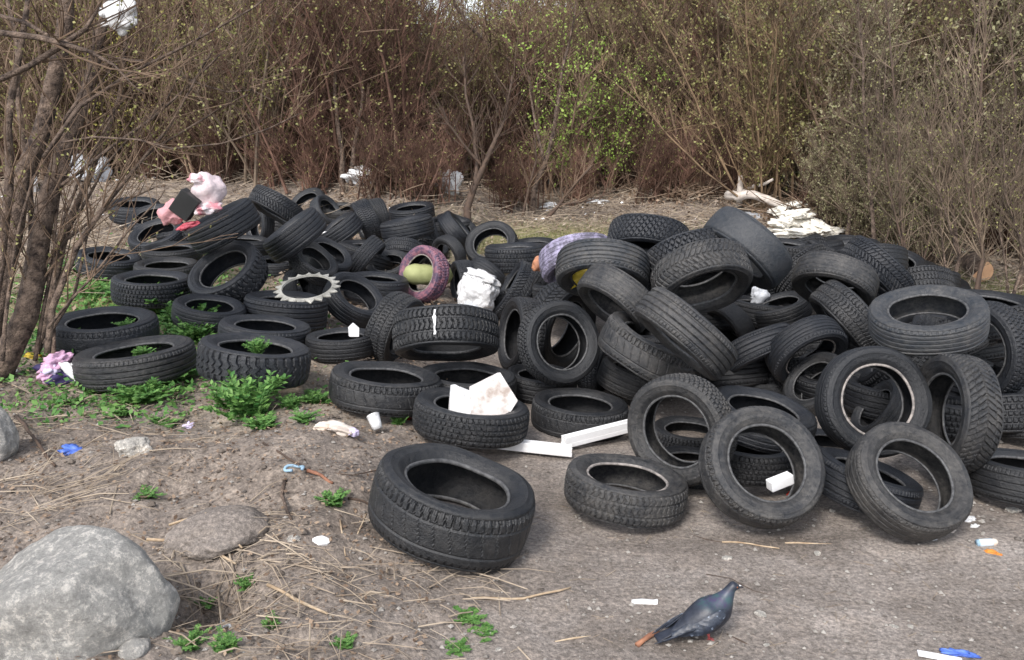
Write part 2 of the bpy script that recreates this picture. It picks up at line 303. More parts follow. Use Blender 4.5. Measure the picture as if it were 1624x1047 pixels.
FILL = [(3.392, 6.331, 0.102, 0.29, -0.046, 0.053, 0.998), (3.246, 6.199, 0.297, 0.291, 0.214, -0.512, 0.832), (2.711, 7.905, 0.269, 0.286, 0.528, 0.618, 0.583), (2.265, 6.379, 0.151, 0.275, -0.167, 0.188, 0.968), (2.948, 5.885, 0.407, 0.291, -0.016, 0.03, 0.999), (2.507, 8.373, 0.127, 0.303, -0.016, 0.121, 0.993), (0.558, 7.478, 0.455, 0.296, 0.011, -0.269, 0.963), (3.654, 8.34, 0.242, 0.274, -0.002, 0.003, 1.0), (3.415, 8.508, 0.285, 0.273, 0.088, 0.168, 0.982), (3.905, 8.548, 0.104, 0.274, 0.021, 0.095, 0.995), (2.59, 5.536, 0.153, 0.309, 0.277, 0.249, 0.928), (1.994, 6.063, 0.007, 0.289, -0.066, 0.327, 0.943), (3.548, 8.533, 0.087, 0.278, 0.153, 0.107, 0.982), (2.923, 5.872, 0.177, 0.285, 0.388, 0.038, 0.921), (0.359, 8.177, 0.162, 0.292, 0.05, 0.224, 0.973), (2.987, 6.235, 0.212, 0.314, -0.037, 0.009, 0.999), (2.701, 8.738, 0.136, 0.289, -0.339, -0.25, 0.907), (2.669, 5.475, 0.396, 0.274, -0.358, 0.245, 0.901), (3.055, 8.152, 0.425, 0.283, -0.216, -0.079, 0.973), (2.561, 8.047, 0.122, 0.278, -0.031, 0.322, 0.946), (2.688, 6.769, 0.105, 0.274, -0.312, 0.145, 0.939), (3.383, 8.254, 0.169, 0.3, -0.371, 0.153, 0.916), (2.429, 5.731, 0.025, 0.319, 0.02, 0.176, 0.984), (1.175, 6.082, 0.132, 0.288, -0.044, -0.014, 0.999), (3.758, 8.086, 0.207, 0.274, 0.124, 0.296, 0.947), (2.794, 7.732, 0.433, 0.32, 0.435, 0.011, 0.901), (3.2, 7.995, 0.143, 0.281, -0.067, 0.079, 0.995), (2.754, 5.766, 0.301, 0.274, 0.49, -0.617, 0.615), (2.344, 5.373, 0.061, 0.277, 0.074, 0.093, 0.993), (2.054, 6.444, 0.069, 0.301, -0.174, 0.166, 0.971), (2.919, 5.628, 0.424, 0.287, -0.171, 0.409, 0.897), (0.9, 6.241, 0.053, 0.274, -0.001, 0.314, 0.949), (2.72, 5.362, 0.068, 0.309, 0.037, -0.022, 0.999), (2.582, 6.323, 0.173, 0.3, 0.265, -0.256, 0.929), (3.709, 6.733, 0.26, 0.315, -0.005, 0.012, 1.0), (2.393, 7.734, 0.53, 0.271, 0.096, 0.007, 0.995), (-2.196, 9.225, 0.253, 0.276, 0.173, -0.056, 0.983), (1.155, 6.823, 0.469, 0.278, -0.576, 0.131, 0.807), (3.535, 6.543, 0.064, 0.316, 0.395, 0.203, 0.896), (2.993, 9.141, 0.239, 0.28, -0.243, 0.119, 0.963), (3.187, 8.46, 0.39, 0.3, 0.024, -0.156, 0.987), (2.987, 5.647, 0.05, 0.317, 0.076, 0.009, 0.997), (2.805, 7.109, 0.085, 0.312, -0.328, 0.322, 0.888), (1.27, 7.197, 0.365, 0.282, -0.025, 0.068, 0.997), (2.501, 6.611, 0.017, 0.312, 0.158, 0.094, 0.983), (2.983, 7.93, 0.292, 0.307, -0.37, 0.515, 0.773), (3.845, 6.88, 0.124, 0.286, -0.318, 0.038, 0.947), (2.21, 6.649, 0.059, 0.275, -0.051, 0.196, 0.979), (2.135, 5.819, 0.051, 0.273, -0.202, -0.126, 0.971), (0.861, 7.22, 0.386, 0.306, 0.266, 0.253, 0.93), (0.28, 9.68, 0.148, 0.281, 0.018, 0.022, 1.0), (2.694, 5.778, 0.033, 0.283, 0.315, 0.228, 0.921), (0.274, 9.424, 0.117, 0.278, 0.21, 0.052, 0.976), (1.042, 6.196, 0.322, 0.307, 0.816, 0.189, 0.547), (1.077, 5.77, 0.325, 0.271, 0.61, 0.109, 0.785), (-0.676, 10.775, 0.225, 0.276, 0.339, -0.298, 0.893), (2.725, 8.568, 0.305, 0.315, -0.585, 0.12, 0.802), (3.181, 5.902, 0.487, 0.28, 0.05, -0.003, 0.999), (3.395, 8.058, 0.342, 0.304, 0.039, -0.224, 0.974), (2.311, 5.997, 0.059, 0.3, 0.114, 0.253, 0.961), (2.956, 5.411, 0.057, 0.276, -0.385, 0.06, 0.921), (0.645, 7.165, 0.459, 0.307, 0.261, 0.06, 0.964), (0.952, 6.968, 0.44, 0.284, -0.028, 0.297, 0.954), (-0.931, 10.547, 0.242, 0.278, -0.052, 0.257, 0.965), (2.075, 7.416, 0.097, 0.279, 0.105, 0.07, 0.992), (2.587, 8.125, 0.38, 0.307, -0.217, 0.616, 0.757), (1.143, 6.431, 0.503, 0.317, -0.546, 0.494, 0.677), (0.246, 9.998, 0.122, 0.287, -0.056, -0.101, 0.993), (2.422, 5.436, 0.331, 0.296, -0.79, 0.301, 0.534), (-1.776, 9.244, 0.149, 0.273, 0.117, 0.425, 0.897), (-0.772, 11.001, 0.226, 0.293, -0.004, -0.04, 0.999), (4.009, 8.983, 0.104, 0.309, 0.291, 0.163, 0.943), (0.391, 7.655, 0.408, 0.282, -0.8, 0.277, 0.532), (-2.235, 9.564, 0.191, 0.315, 0.103, 0.042, 0.994), (1.329, 6.308, -0.0, 0.286, 0.069, 0.265, 0.962), (3.482, 6.434, 0.336, 0.295, 0.048, -0.023, 0.999), (2.427, 7.874, 0.245, 0.301, -0.473, 0.052, 0.879), (2.559, 5.163, 0.087, 0.305, 0.074, -0.019, 0.997), (-2.023, 9.373, 0.182, 0.275, 0.196, 0.354, 0.915), (2.971, 7.412, 0.068, 0.276, -0.069, 0.005, 0.998), (0.189, 8.452, 0.072, 0.271, 0.066, 0.416, 0.907), (1.206, 6.523, -0.013, 0.292, 0.352, 0.27, 0.896), (1.419, 7.409, 0.487, 0.285, -0.609, 0.346, 0.713), (-2.812, 8.672, 0.607, 0.297, -0.387, -0.035, 0.922), (3.108, 6.009, 0.185, 0.308, -0.165, 0.409, 0.898), (1.563, 6.146, 0.002, 0.294, -0.093, 0.256, 0.962), (-3.572, 9.929, 0.317, 0.309, -0.272, -0.014, 0.962), (2.584, 7.902, 0.478, 0.319, -0.124, 0.173, 0.977), (1.038, 5.504, 0.316, 0.29, 0.076, 0.268, 0.961), (-0.043, 8.292, -0.014, 0.281, -0.289, 0.22, 0.932), (0.53, 7.82, 0.15, 0.294, 0.11, 0.151, 0.982), (-1.551, 9.404, 0.155, 0.32, 0.308, 0.193, 0.932), (-1.573, 9.69, 0.162, 0.299, 0.084, 0.015, 0.996), (1.143, 7.536, 0.349, 0.282, -0.213, 0.249, 0.945), (2.12, 7.634, 0.03, 0.281, -0.017, 0.004, 1.0), (-1.171, 10.319, 0.197, 0.289, 0.39, 0.162, 0.907), (-1.841, 8.44, 0.122, 0.294, -0.41, -0.183, 0.893), (0.458, 7.346, 0.278, 0.296, -0.133, 0.119, 0.984), (3.156, 5.674, 0.454, 0.277, -0.148, 0.399, 0.905), (2.882, 7.251, 0.557, 0.292, 0.017, 0.352, 0.936), (3.903, 8.263, 0.124, 0.31, 0.194, -0.125, 0.973), (2.672, 6.007, 0.067, 0.308, -0.219, 0.134, 0.966), (1.625, 7.301, 0.045, 0.282, -0.022, 0.362, 0.932), (-1.894, 8.917, 0.246, 0.285, 0.352, 0.278, 0.894), (3.054, 7.769, 0.443, 0.287, -0.113, 0.064, 0.992), (-0.937, 10.84, 0.204, 0.307, -0.106, 0.174, 0.979), (2.303, 7.906, 0.043, 0.313, -0.176, -0.146, 0.973), (2.857, 5.075, 0.078, 0.314, -0.037, 0.361, 0.932), (0.991, 5.939, 0.149, 0.274, -0.008, 0.139, 0.99)]
# ================================================================ the setting
def make_ground():
    def axis(a, b, step, lo, hi, g=1.16):
        xs = []; x = a
        while x < b: xs.append(x); x += step
        s = step; x = a
        left = []
        while x > lo: s *= g; x -= s; left.append(max(x, lo))
        s = step; x = b; right = [b]
        while x < hi: s *= g; x += s; right.append(min(x, hi))
        return left[::-1] + xs + right
    xs = axis(-3.6, 4.0, .032, -400, 400, 1.07); ys = axis(2.0, 8.0, .036, -40, 900, 1.05)
    V = []; zone = []
    for y in ys:
        for x in xs:
            far = abs(x) > 40 or y > 60 or y < -5
            V.append((x, y, terr0(x, y) if far else terrain(x, y)))
            nz = noise.noise((x * .9, y * .9, 5))
            lit = sig((-x - 0.35 + .35 * nz) / .22) * .62
            lit = max(lit, sig((y - 8.2 + nz) / .5))
            if y < 6.5 and x > 2.3: lit = max(lit, .25)
            gr = .9 * gauss(x, y, 0.5, 11.0, 1.1) + .9 * gauss(x, y, 1.6, 10.2, .9) + .8 * gauss(x, y, -3.4, 7.3, 1.0) + .7 * gauss(x, y, -3.9, 9.0, 1.0) + .8 * gauss(x, y, 4.6, 7.5, .7) + .35 * gauss(x, y, -1.3, 5.2, .5)
            zone.append((lit, min(1, gr), 0, 1))
    nx = len(xs); F = [(j * nx + i, j * nx + i + 1, (j + 1) * nx + i + 1, (j + 1) * nx + i) for j in range(len(ys) - 1) for i in range(nx - 1)]
    me = bpy.data.meshes.new('ground'); me.from_pydata(V, [], F); me.materials.append(M['soil'])
    a = me.color_attributes.new('zone', 'FLOAT_COLOR', 'POINT'); a.data.foreach_set('color', [c for z in zone for c in z])
    me.polygons.foreach_set('use_smooth', [True] * len(F))
    o = bpy.data.objects.new('ground', me); C.objects.link(o); o['kind'] = 'structure'
make_ground()
# ================================================================ tyres
TAU = 2 * math.pi
def fr(x): return x - math.floor(x)
def tri(x): return abs(fr(x) * 2 - 1)
def pattern(kind, s, t):      # s in -1..1 across, t in 0..1 around; returns 1 on the rubber, 0 in a groove
    a = abs(s)
    if kind == 'rib':
        if min(abs(a - .22), abs(a - .60)) < .045: return 0
        if a > .72 and fr(t * 84) < .22: return .35
        return 1
    if kind == 'rib5':
        if min(abs(s), abs(a - .36), abs(a - .68)) < .05: return 0
        if a > .78 and fr(t * 60) < .25: return .3
        return 1
    if kind == 'vee':
        if a < .05: return 0
        if fr(t * 56 + a * 1.7) < .30: return 0
        if abs(a - .55) < .04: return .3
        return 1
    if kind == 'snow':
        if abs(a - .38) < .045: return .1
        if fr(t * 62 + .30 * tri(s * 2.2) + (.5 if a < .38 else 0)) < .30: return 0
        return 1
    if kind == 'cross':
        if fr(t * 44 + s * 1.6) < .22 or fr(t * 44 - s * 1.6) < .22: return 0
        return 1
    if kind == 'block':
        if min(abs(a - .18), abs(a - .60)) < .05: return 0
        row = 0 if a < .18 else (1 if a < .6 else 2)
        if fr(t * 64 + row * .37 + s * .3) < .26: return 0
        return 1
    if kind == 'worn':
        if min(abs(a - .25), abs(a - .62)) < .04: return .55
        if a > .8 and fr(t * 70) < .3: return .5
        return 1
    if kind == 'shoulder':
        if a > .52 and s > 0 and fr(t * 66 + a * .4) < .28: return -.1
        if a > .8 and fr(t * 66) < .3: return .3
        if abs(a - .5) < .03: return .4
        if a < .5 and fr(t * 33 + .5 * s) < .10: return .6
        return 1
    if kind == 'lug':
        if a > .55 and fr(t * 38 + (.5 if s > 0 else 0)) < .42: return -.3
        if a <= .55 and fr(t * 38 + .4 * tri(s * 2)) < .28: return 0
        return 1
    return 1
TY = {}
def tyre_meshes(kind, seed=0):
    key = (kind, seed)
    if key in TY: return TY[key]
    rnd = random.Random(hash(kind) % 1000 if False else sum(map(ord, kind)) + seed)
    wob = [(rnd.uniform(-.013, .013), k, rnd.uniform(0, TAU)) for k in (2, 3, 4, 5)]
    def warp(r, z, ang):
        d = sum(a * math.sin(k * ang + p) for a, k, p in wob)
        rr = r * (1 + d * .55); zz = z * (1 + d * 1.5)
        return (rr * math.cos(ang), rr * math.sin(ang), zz)
    # tread band
    nseg = 420; ns = 30; cnt = (1, .82, 1.2)[seed]; wearo = (1, .75, .9)[seed]
    V = []; F = []
    for i in range(nseg):
        t = i / nseg; ang = TAU * t
        for j in range(ns + 1):
            s = -1.06 + 2.12 * j / ns; a = min(1.06, abs(s))
            z = .285 * s; r = 1.0 - .022 * a ** 2 - (.05 * ((a - .8) / .26) ** 2 if a > .8 else 0)
            if a <= 1.0:
                p = pattern(kind, s, t + .0005); dep = .032 if kind in ('vee', 'snow', 'cross', 'block', 'lug') else .024
                wear = .5 + .5 * noise.noise((math.cos(ang) * 3, math.sin(ang) * 3, s * 2 + seed))
                r -= dep * wearo * (1 - p) * min(1, .55 + wear) + .007 * wear
            V.append(warp(r, z, ang))
    st = ns + 1
    for i in range(nseg):
        i2 = (i + 1) % nseg
        for j in range(ns): F.append((i * st + j, i2 * st + j, i2 * st + j + 1, i * st + j + 1))
    def mk(name, V, F, m, sm):
        me = bpy.data.meshes.new(name); me.from_pydata(V, [], F); me.materials.append(m)
        if sm: me.polygons.foreach_set('use_smooth', [True] * len(F))
        me.update(); return me
    def lathe(name, prof, n, m, ridg=False, closed=False):
        V = []; F = []; k = len(prof)
        for i in range(n):
            ang = TAU * i / n
            for (r, z) in prof: V.append(warp(r, z, ang))
        for i in range(n):
            i2 = (i + 1) % n
            for j in range(k if closed else k - 1):
                j2 = (j + 1) % k; F.append((i * k + j, i2 * k + j, i2 * k + j2, i * k + j2))
        return mk(name, V, F, m, True)
    side = [(.655, .225), (.675, .245), (.70, .272), (.735, .300), (.75, .306), (.756, .312), (.765, .313), (.80, .325), (.845, .332), (.85, .337), (.862, .337), (.867, .331), (.90, .327), (.93, .315), (.952, .300), (.947, .28)]
    liner = [(.66, .205), (.70, .245), (.75, .283), (.82, .302), (.89, .290), (.935, .25), (.95, .12), (.953, 0)]
    bead = [(.625, .222), (.632, .240), (.650, .247), (.668, .236), (.662, .205), (.636, .196), (.626, .205)]
    mir = lambda p: [(r, -z) for r, z in p][::-1]
    d = dict(tread=mk('tread', V, F, M['tread'], False),
             s1=lathe('sidewall', side, 120, M['side']), s2=lathe('sidewall', mir(side), 120, M['side']),
             liner=lathe('inner_liner', mir(liner)[:-1] [0:0] + liner + [(r, -z) for r, z in liner][::-1][1:], 100, M['liner']),
             b1=lathe('bead', bead, 100, M['bead'], closed=True), b2=lathe('bead', mir(bead), 100, M['bead'], closed=True))
    TY[key] = d; return d
DL = []; TYRES = {}
def tyre_axis(u, v, q, th):
    rd = ray(u, v).normalized(); rx = rd.cross(Vector((0, 0, 1))).normalized(); ux = rx.cross(rd).normalized()
    s = math.sqrt(1 - q * q)
    return (rx * math.cos(R(th)) + ux * math.sin(R(th))) * s - rd * q
def low_high(c, ax, rad, hw):
    s = math.sqrt(max(0, 1 - ax.z ** 2))
    best = 9
    # contact against the terrain: sample the rim circle at both faces
    t1 = ax.cross(Vector((0, 0, 1)));
    if t1.length < 1e-3: t1 = Vector((1, 0, 0))
    t1.normalize(); t2 = ax.cross(t1).normalized()
    for sgn in (-1, 1):
        for k in range(16):
            a = TAU * k / 16; p = c + ax * hw * sgn + (t1 * math.cos(a) + t2 * math.sin(a)) * rad * .97
            best = min(best, p.z - terrain(p.x, p.y))
    return best
rt = random.Random(5)
TINT = {'n': (1, 1, 1), 'b': (.95, 1.1, 1.3), 'g': (1.5, 1.45, 1.4), 'gg': (2.6, 2.75, 2.7), 'd': (.7, .7, .75), 'br': (1.6, 1.35, 1.15)}
def tyre(key, u, v, Rp, q, th, w, kind, dust, tint, D, label, spin=None, paint=None, bead=None):
    ax = tyre_axis(u, v, q, th)
    if key in FIXD: D = FIXD[key]
    if D in ('g', 'gs'):
        lo, hi = .46, .86
        for _ in range(30):
            mid = (lo + hi) / 2; rad = mid / 2; c = CAM + ray(u, v) * (FPX * rad / Rp)
            if low_high(c, ax, rad, w * rad) > (-.008 if D == 'g' else -.04): lo = mid
            else: hi = mid
        D = (lo + hi) / 2
    elif key not in FIXD:
        while D > .45:
            rad = D / 2
            if low_high(CAM + ray(u, v) * (FPX * rad / Rp), ax, rad, w * rad) > -.06: break
            D -= .01
    rad = D / 2
    build_tyre(key, CAM + ray(u, v) * (FPX * rad / Rp), ax, rad, w, kind, dust, tint, label, spin, paint, bead)
    TYRES[key].update(z=FPX * rad / Rp, Rp=Rp)
def build_tyre(key, c, ax, rad, w, kind, dust, tint, label, spin=None, paint=None, bead=None, group='dumped tyres'):
    ref = Vector((0, 0, 1)) if abs(ax.z) < .9 else Vector((1, 0, 0))
    x = ref.cross(ax).normalized(); y = ax.cross(x)
    sp = rt.uniform(0, TAU) if spin is None else spin
    x2 = x * math.cos(sp) + y * math.sin(sp); y2 = ax.cross(x2)
    m3 = Matrix((x2, y2, ax)).transposed()
    d = tyre_meshes(kind, (len(TYRES) * 7) % 3)
    root = bpy.data.objects.new('car_tyre', None); C.objects.link(root); root.empty_display_size = .1
    root.location = c; root.rotation_euler = m3.to_euler(); root.scale = (rad, rad * rt.uniform(.97, 1.0), rad * w / .33)
    tag(root, label, 'tyre', group)
    col = (*TINT[tint], dust)
    def put(me, nm, parent, mm=None):
        o = bpy.data.objects.new(nm, me); C.objects.link(o); o.parent = parent; o.color = col
        if mm:
            o.data = me  # keep the shared shape, give this copy its own paint
            o.material_slots[0].link = 'OBJECT'; o.material_slots[0].material = mm
        return o
    put(d['tread'], 'tread', root, paint)
    s1 = put(d['s1'], 'sidewall', root, paint); s2 = put(d['s2'], 'sidewall', root, paint)
    put(d['liner'], 'inner_liner', root)
    put(d['b1'], 'bead', s1, bead); put(d['b2'], 'bead', s2)
    TYRES[key] = dict(c=c, rad=rad, ax=ax, w=w, root=root)
    return root
T = []   # key,u,v,R,q,th,w,kind,dust,tint,D,label
def a(*x, **k): T.append((x, k))
# ---- left bank
a('L1', 214,334,40,.26,90,0.34,'worn',.2,'b','g','smooth dark tyre lying flat at the far left corner behind the leaning tree')
a('L2', 240,350,37,.45,105,.30,'worn',.3,'b',.56,'small tyre with open hole left of the pink bag')
a('L3', 251,377,45,.45,107,.30,'block',.3,'b',.60,'tyre tipped up on the left edge just below the one beside the pink bag')
a('L4', 273,406,47,.2,90,0.33,'worn',.2,'d','g','flat tyre with plain dark side directly below the tipped tyre on the left edge')
a('L5', 266,433,51,.22,88,0.33,'worn',.4,'br','g','dusty brownish flat tyre half buried between two darker flat ones on the left')
a('L7', 173,418,49,.28,80,0.32,'worn',.2,'b','g','leftmost tyre of the dump, lying flat in grass behind the tree twigs')
a('L6', 242,458,62,0.22,86,0.32,'block',.25,'b','g','flat round tyre in weeds above the green plants at left')
a('L8', 362,437,63,.52,122,.34,'lug',.3,'b',.62,'knobbly off road tyre propped up to face the upper left with scrap in its hole')
a('L9', 354,358,60,.10,116,.36,'rib',.25,'b',.66,'big tyre with four straight grooves tilted under the pink bag')
a('L10',412,356,34,.45,175,.30,'worn',.2,'b',.56,'upright tyre standing just right of the big straight grooved tyre')
a('L10b',388,392,42,.15,85,.34,'worn',.3,'g',.60,'grey smooth tyre wedged under the big straight grooved tyre')
a('L11',439,328,45,.14,236,.34,'vee',.35,'b',.62,'ridged tyre sloping down to the right on top of the left heap')
a('L12',488,325,32,.55,125,.28,'worn',.3,'g',.58,'tyre with its hole facing up left at the back of the left heap')
a('L13',517,336,28,.55,35,.34,'block',.5,'gg',.52,'grey bent tyre curling like a letter C at the back of the left heap')
a('L14',540,337,28,.3,90,.34,'worn',.5,'br',.50,'small brownish tyre at the back next to the grey bent one')
a('L14b',445,352,34,.2,80,.34,'worn',.3,'n',.60,'dark tyre in the gap below the ridged tyre on top of the left heap')
a('L15',468,373,52,.10,125,.38,'rib',.25,'b',.60,'thin grooved tyre tilted up to the right in the middle of the left heap')
a('L16',540,366,37,.14,124,.40,'rib',.25,'b',.52,'small grooved tyre tilted beside the standing knobbly one')
a('L17',581,352,36,.14,200,.40,'snow',.3,'b',.58,'upright tyre showing its brownish knobbly tread in the left heap')
a('L17b',598,345,31,.3,190,.36,'block',.3,'g',.56,'small tyre peeking out behind the upright brownish knobbly tyre')
a('L18',653,339,37,.22,96,.34,'rib5',.2,'b',.58,'upper tyre of the flat pair at the back centre of the left heap')
a('L19',646,362,43,.08,100,.36,'rib',.25,'b',.60,'lower tilted tyre of the flat pair at the back centre of the left heap')
a('L20',434,424,37,.22,88,.34,'worn',.3,'b','g','flat tyre right of the knobbly off road tyre')
a('L22',520,408,40,.5,57,.30,'worn',.3,'b',.60,'rear one of two overlapping tyres above the white toothed ring')
a('L21',497,417,40,.52,50,.32,'block',.4,'g',.57,'front one of two overlapping tyres above the white toothed ring')
a('L23',580,407,37,.10,-42,.36,'block',.2,'b',.58,'tyre leaning steeply to the right behind the round holed one left of the pink tyre')
a('L24',641,400,35,.4,-100,.34,'snow',.3,'b',.58,'ridged tyre arched over the gap behind the pink tyre')
a('L25',616,423,36,.55,100,.30,'worn',.4,'g',.58,'tyre with pale rim half hidden left of the pink tyre')
a('L27',597,456,52,.18,84,.34,'worn',.25,'b',.60,'smooth wide tyre lying behind the big open one at left centre')
a('L28',562,476,52,.55,52,.32,'worn',.25,'b',.58,'big open tyre with a dark hole right of the white toothed ring')
a('L30',475,459,33,.5,10,.36,'worn',.35,'g',.54,'small greyish tyre seen through the left of the white toothed ring')
a('L31',514,457,32,.5,-10,.36,'block',.3,'b',.50,'small tyre seen through the right side of the white toothed ring')
a('L26',672,435,46,.70,165,.30,'snow',.0,'n',.54,'upright tyre painted pink and purple', paint='pink', bead='rustbead')
a('L32',453,494,68,.16,83,.36,'rib5',.25,'b','g','wide tyre with straight grooves lying flat below the white toothed ring')
a('L33',332,497,57,.30,80,.30,'worn',.25,'b','g','flat tyre sinking into the green weeds behind the front left row')
a('L34',420,530,72,.22,82,.26,'worn',.3,'b','g','low flat tyre behind the weed filled tyre')
a('L35',541,546,56,.22,90,.30,'worn',.25,'d','g','dark flat tyre carrying a small white foam block')
a('L36',165,524,83,0.26,89,.25,'shoulder',.25,'b','g','flat tyre farthest left in the front row with small weeds in its hole')
a('L37',216,574,93,0.19,93,0.26,'rib',0.6,'n','g','flat tyre beside the pink and navy cloth bundle at left')
a('L38',404,571,88,0.23,80,.31,'lug',.35,'b','g','chunky flat tyre with a green weed growing out of its hole')
# ---- middle
a('M2', 724,367,35,.12,40,.36,'worn',.15,'b',.56,'smooth bluish tyre leaning right of the flat pair')
a('M2b',695,375,31,.3,30,.34,'worn',.3,'g',.54,'small grey tyre tucked between the flat pair and the smooth bluish tyre')
a('M3', 680,396,32,.5,75,.32,'worn',.2,'n',.56,'dark open tyre just above the pink tyre')
a('M4', 712,405,33,.6,205,.30,'worn',.3,'n',.52,'thin rimmed open tyre right above the pink tyre')
a('M5', 780,390,43,.78,112,.30,'block',.3,'n',.60,'upright ring shaped tyre at the back of the gap between the two heaps')
a('M6', 817,408,50,.12,92,.38,'block',.35,'b','g','rough treaded tyre lying behind the white bag')
a('M7', 772,437,34,.3,232,.36,'rib',.3,'b',.54,'tyre with worn grooves rising right behind the white bag')
a('M9', 735,449,38,.25,185,.36,'block',.25,'b',.54,'dark tyre between the pink tyre and the white bag')
a('M8', 818,462,50,.15,150,.34,'vee',.25,'b',.60,'steep ridged tyre leaning against the right of the white bag')
a('M19',826,532,62,.35,175,.32,'snow',.25,'d',.62,'dark ribbed tyre standing left of the round framed hole')
a('M10',626,521,60,.40,-28,.36,'snow',.3,'n',.58,'upright chunky tyre left of the one with the white paint stroke')
a('M11',707,530,86,0.2,-90,0.36,'snow',.25,'n',0.72,'wide tyre with a white paint stroke on its tread', spin=1.0)
a('M13',740,613,80,.27,86,.28,'worn',0.5,'n','g','open flat tyre under the one with the white paint stroke')
a('M15',858,608,58,0.3,85,.32,'worn',.25,'d','g','small dark flat tyre behind the flat one at the centre')
a('M12',611,615,91,.24,82,.28,'shoulder',0.45,'n','g','flat tyre in the middle with grass at its left foot')
a('M14',747,661,95,.27,82,.27,'block',.35,'n','g','flat tyre with broken foam blocks lying in its hole')
a('M16',919,657,78,.30,86,.30,'shoulder',.35,'n','g','clean flat tyre behind the white foam strip at the centre')
a('M17',718,799,133,.42,73,.36,'shoulder',0.35,'n','g','largest tyre, alone in front, tilted down to the right', spin=.4)
a('M18',992,775,98,.34,83,.28,'snow',1.0,'g','g','grey muddy flat tyre in front with chewed tread blocks', bead='rustbead')
# ---- front of the right heap
a('P16',1100,742,66,.25,88,.30,'rib',.3,'d','gs','flat tyre buried under the left of the three front standing tyres')
a('P12',1092,694,60,.34,88,.30,'snow',.4,'n',.56,'ridged flat tyre seen through the left standing ring')
a('P11',1206,664,86,.34,79,.27,'worn',.3,'b',.62,'low open tyre behind the mud filled front ring')
a('P1', 1080,681,90,.86,212,.28,'block',0.8,'n',.62,'leftmost of the three rings standing at the front, behind the mud filled one')
a('P14',1190,726,76,0.3,90,.34,'block',.25,'d',0.52,'dark tyre seen through the mud filled front ring')
a('P2', 1208,740,99,.86,42,.30,'shoulder',1.0,'g','gs','muddy ring in the middle front standing with dirt in its lower rim')
a('P17',1322,716,62,.3,85,.30,'worn',.3,'b',.54,'low dark tyre between the two front rings')
a('P13',1372,768,86,.2,76,.34,'rib',.2,'b','gs','smooth tyre lying behind the front right ring')
a('P3', 1441,762,98,.74,50,.28,'worn',0.9,'br','gs','brownish ring at the front right leaning back over a smooth tyre')
a('P15',1398,655,54,.42,150,.36,'rib',.4,'g',.50,'small grooved tyre seen through the pale rimmed ring')
a('P10',1296,611,57,.62,140,.30,'worn',.5,'g',.56,'pale dusty ring half hidden behind the pale rimmed ring')
a('P4', 1384,637,90,.90,15,.28,'worn',.15,'n',.60,'dark ring with a thin pale metal rim standing in the right heap', bead='rustbead')
a('P5', 1511,656,97,.50,184,.30,'vee',0.7,'g',.62,'upright tyre showing a V patterned winter tread on the right')
a('P8', 1642,667,70,.1,100,.34,'rib5',.3,'n',.60,'grooved tyre cut off by the right edge of the view, above the bottom one')
a('P9', 1628,758,90,.2,92,.32,'rib',.25,'n','gs','flat grooved tyre at the lower right edge on the gravel')
a('P9b',1652,560,56,.3,120,.34,'worn',.3,'n',.58,'dark tyre at the right edge of the heap, uppermost there')
a('P7', 1562,556,80,.74,195,.28,'block',.3,'b',.62,'open tyre leaning behind the big top right tyre')
a('P6', 1471,507,90,.44,97,.27,'rib5',0.95,'gg',.66,'big dusty olive tyre lying on top of the right heap')
# ---- upper right heap
a('U1', 886,544,68,.90,12,.30,'block',0.2,'n',0.54,'round dark tyre facing the viewer at the left end of the right heap')
a('U2',888,517,71,0.55,-20,.34,'vee',.2,'n',0.68,'arched ridged tyre right behind the round dark one facing the viewer')
a('U3',917,413,62,0.4,-78,.34,'rib5',.0,'n',0.64,'tyre painted pale lavender at the back of the right heap', paint='lav')
a('U4', 955,428,75,.40,-92,.32,'rib5',1.0,'gg',.64,'light grey grooved tyre arched over a yellow scrap')
a('U5', 978,474,66,.32,234,.36,'worn',1.0,'g',0.53,'worn grey tyre just below the light grey arched one')
a('U6', 1028,382,66,.35,-96,.34,'cross',.15,'b',.64,'topmost tyre with a criss cross tread at the back of the right heap')
a('U7', 1021,398,32,.4,-90,.34,'block',.2,'n',.52,'small arched tyre under the criss cross treaded one')
a('U8',1091,413,71,.3,-68,.36,'cross',.35,'b',.64,'tyre with angled tread blocks right behind the widest arched one')
a('U9', 1112,442,80,.46,-68,.34,'vee',0.85,'g',.66,'wide arched tyre with herringbone tread and a dark opening at the top')
a('U10',1158,450,52,.2,-45,.36,'bald',.2,'b',.58,'smooth sided tyre under the opening of the herringbone tyre')
a('U11',1184,394,76,.26,232,.34,'bald',.5,'gg',.66,'bald grey green tyre sloping down at the top right of the middle pile')
a('U14',985,508,42,.2,205,.36,'worn',.6,'g',.56,'torn grey tyre wedged above the smooth rounded one')
a('U12',1087,529,88,.12,232,.32,'rib',0.9,'g',.64,'straight grooved tyre sloping down to the right in the centre of the right heap')
a('U13',1029,554,82,.22,64,.34,'shoulder',1.0,'g',.64,'rounded smooth tyre sloping right with knobs on its upper shoulder')
a('U15',1002,602,56,.22,72,.36,'worn',.55,'br',.58,'brownish smooth tyre beneath the rounded sloping one')
a('U16',950,578,50,.35,-12,.36,'block',0.2,'b',.54,'upright tyre right of the round dark one facing the viewer')
a('U17',1158,519,45,.45,222,.36,'bald',.6,'br',.50,'cut brown tyre arch at the centre of the right heap')
a('U18',1238,492,48,.32,110,.32,'worn',.3,'n',.56,'narrow tyre tilted up to the right behind the ribbed open one')
a('U19',1300,478,40,.14,150,.36,'worn',.5,'g',.54,'worn grey tyre piece left of the big winter tread')
a('U22',1276,434,54,.28,-45,.34,'block',.25,'d',.60,'dark treaded tyre behind the grey worn arch at the right')
a('U21',1324,448,66,.45,-102,.32,'worn',1.0,'g',.62,'grey worn arched tyre at the back of the right heap')
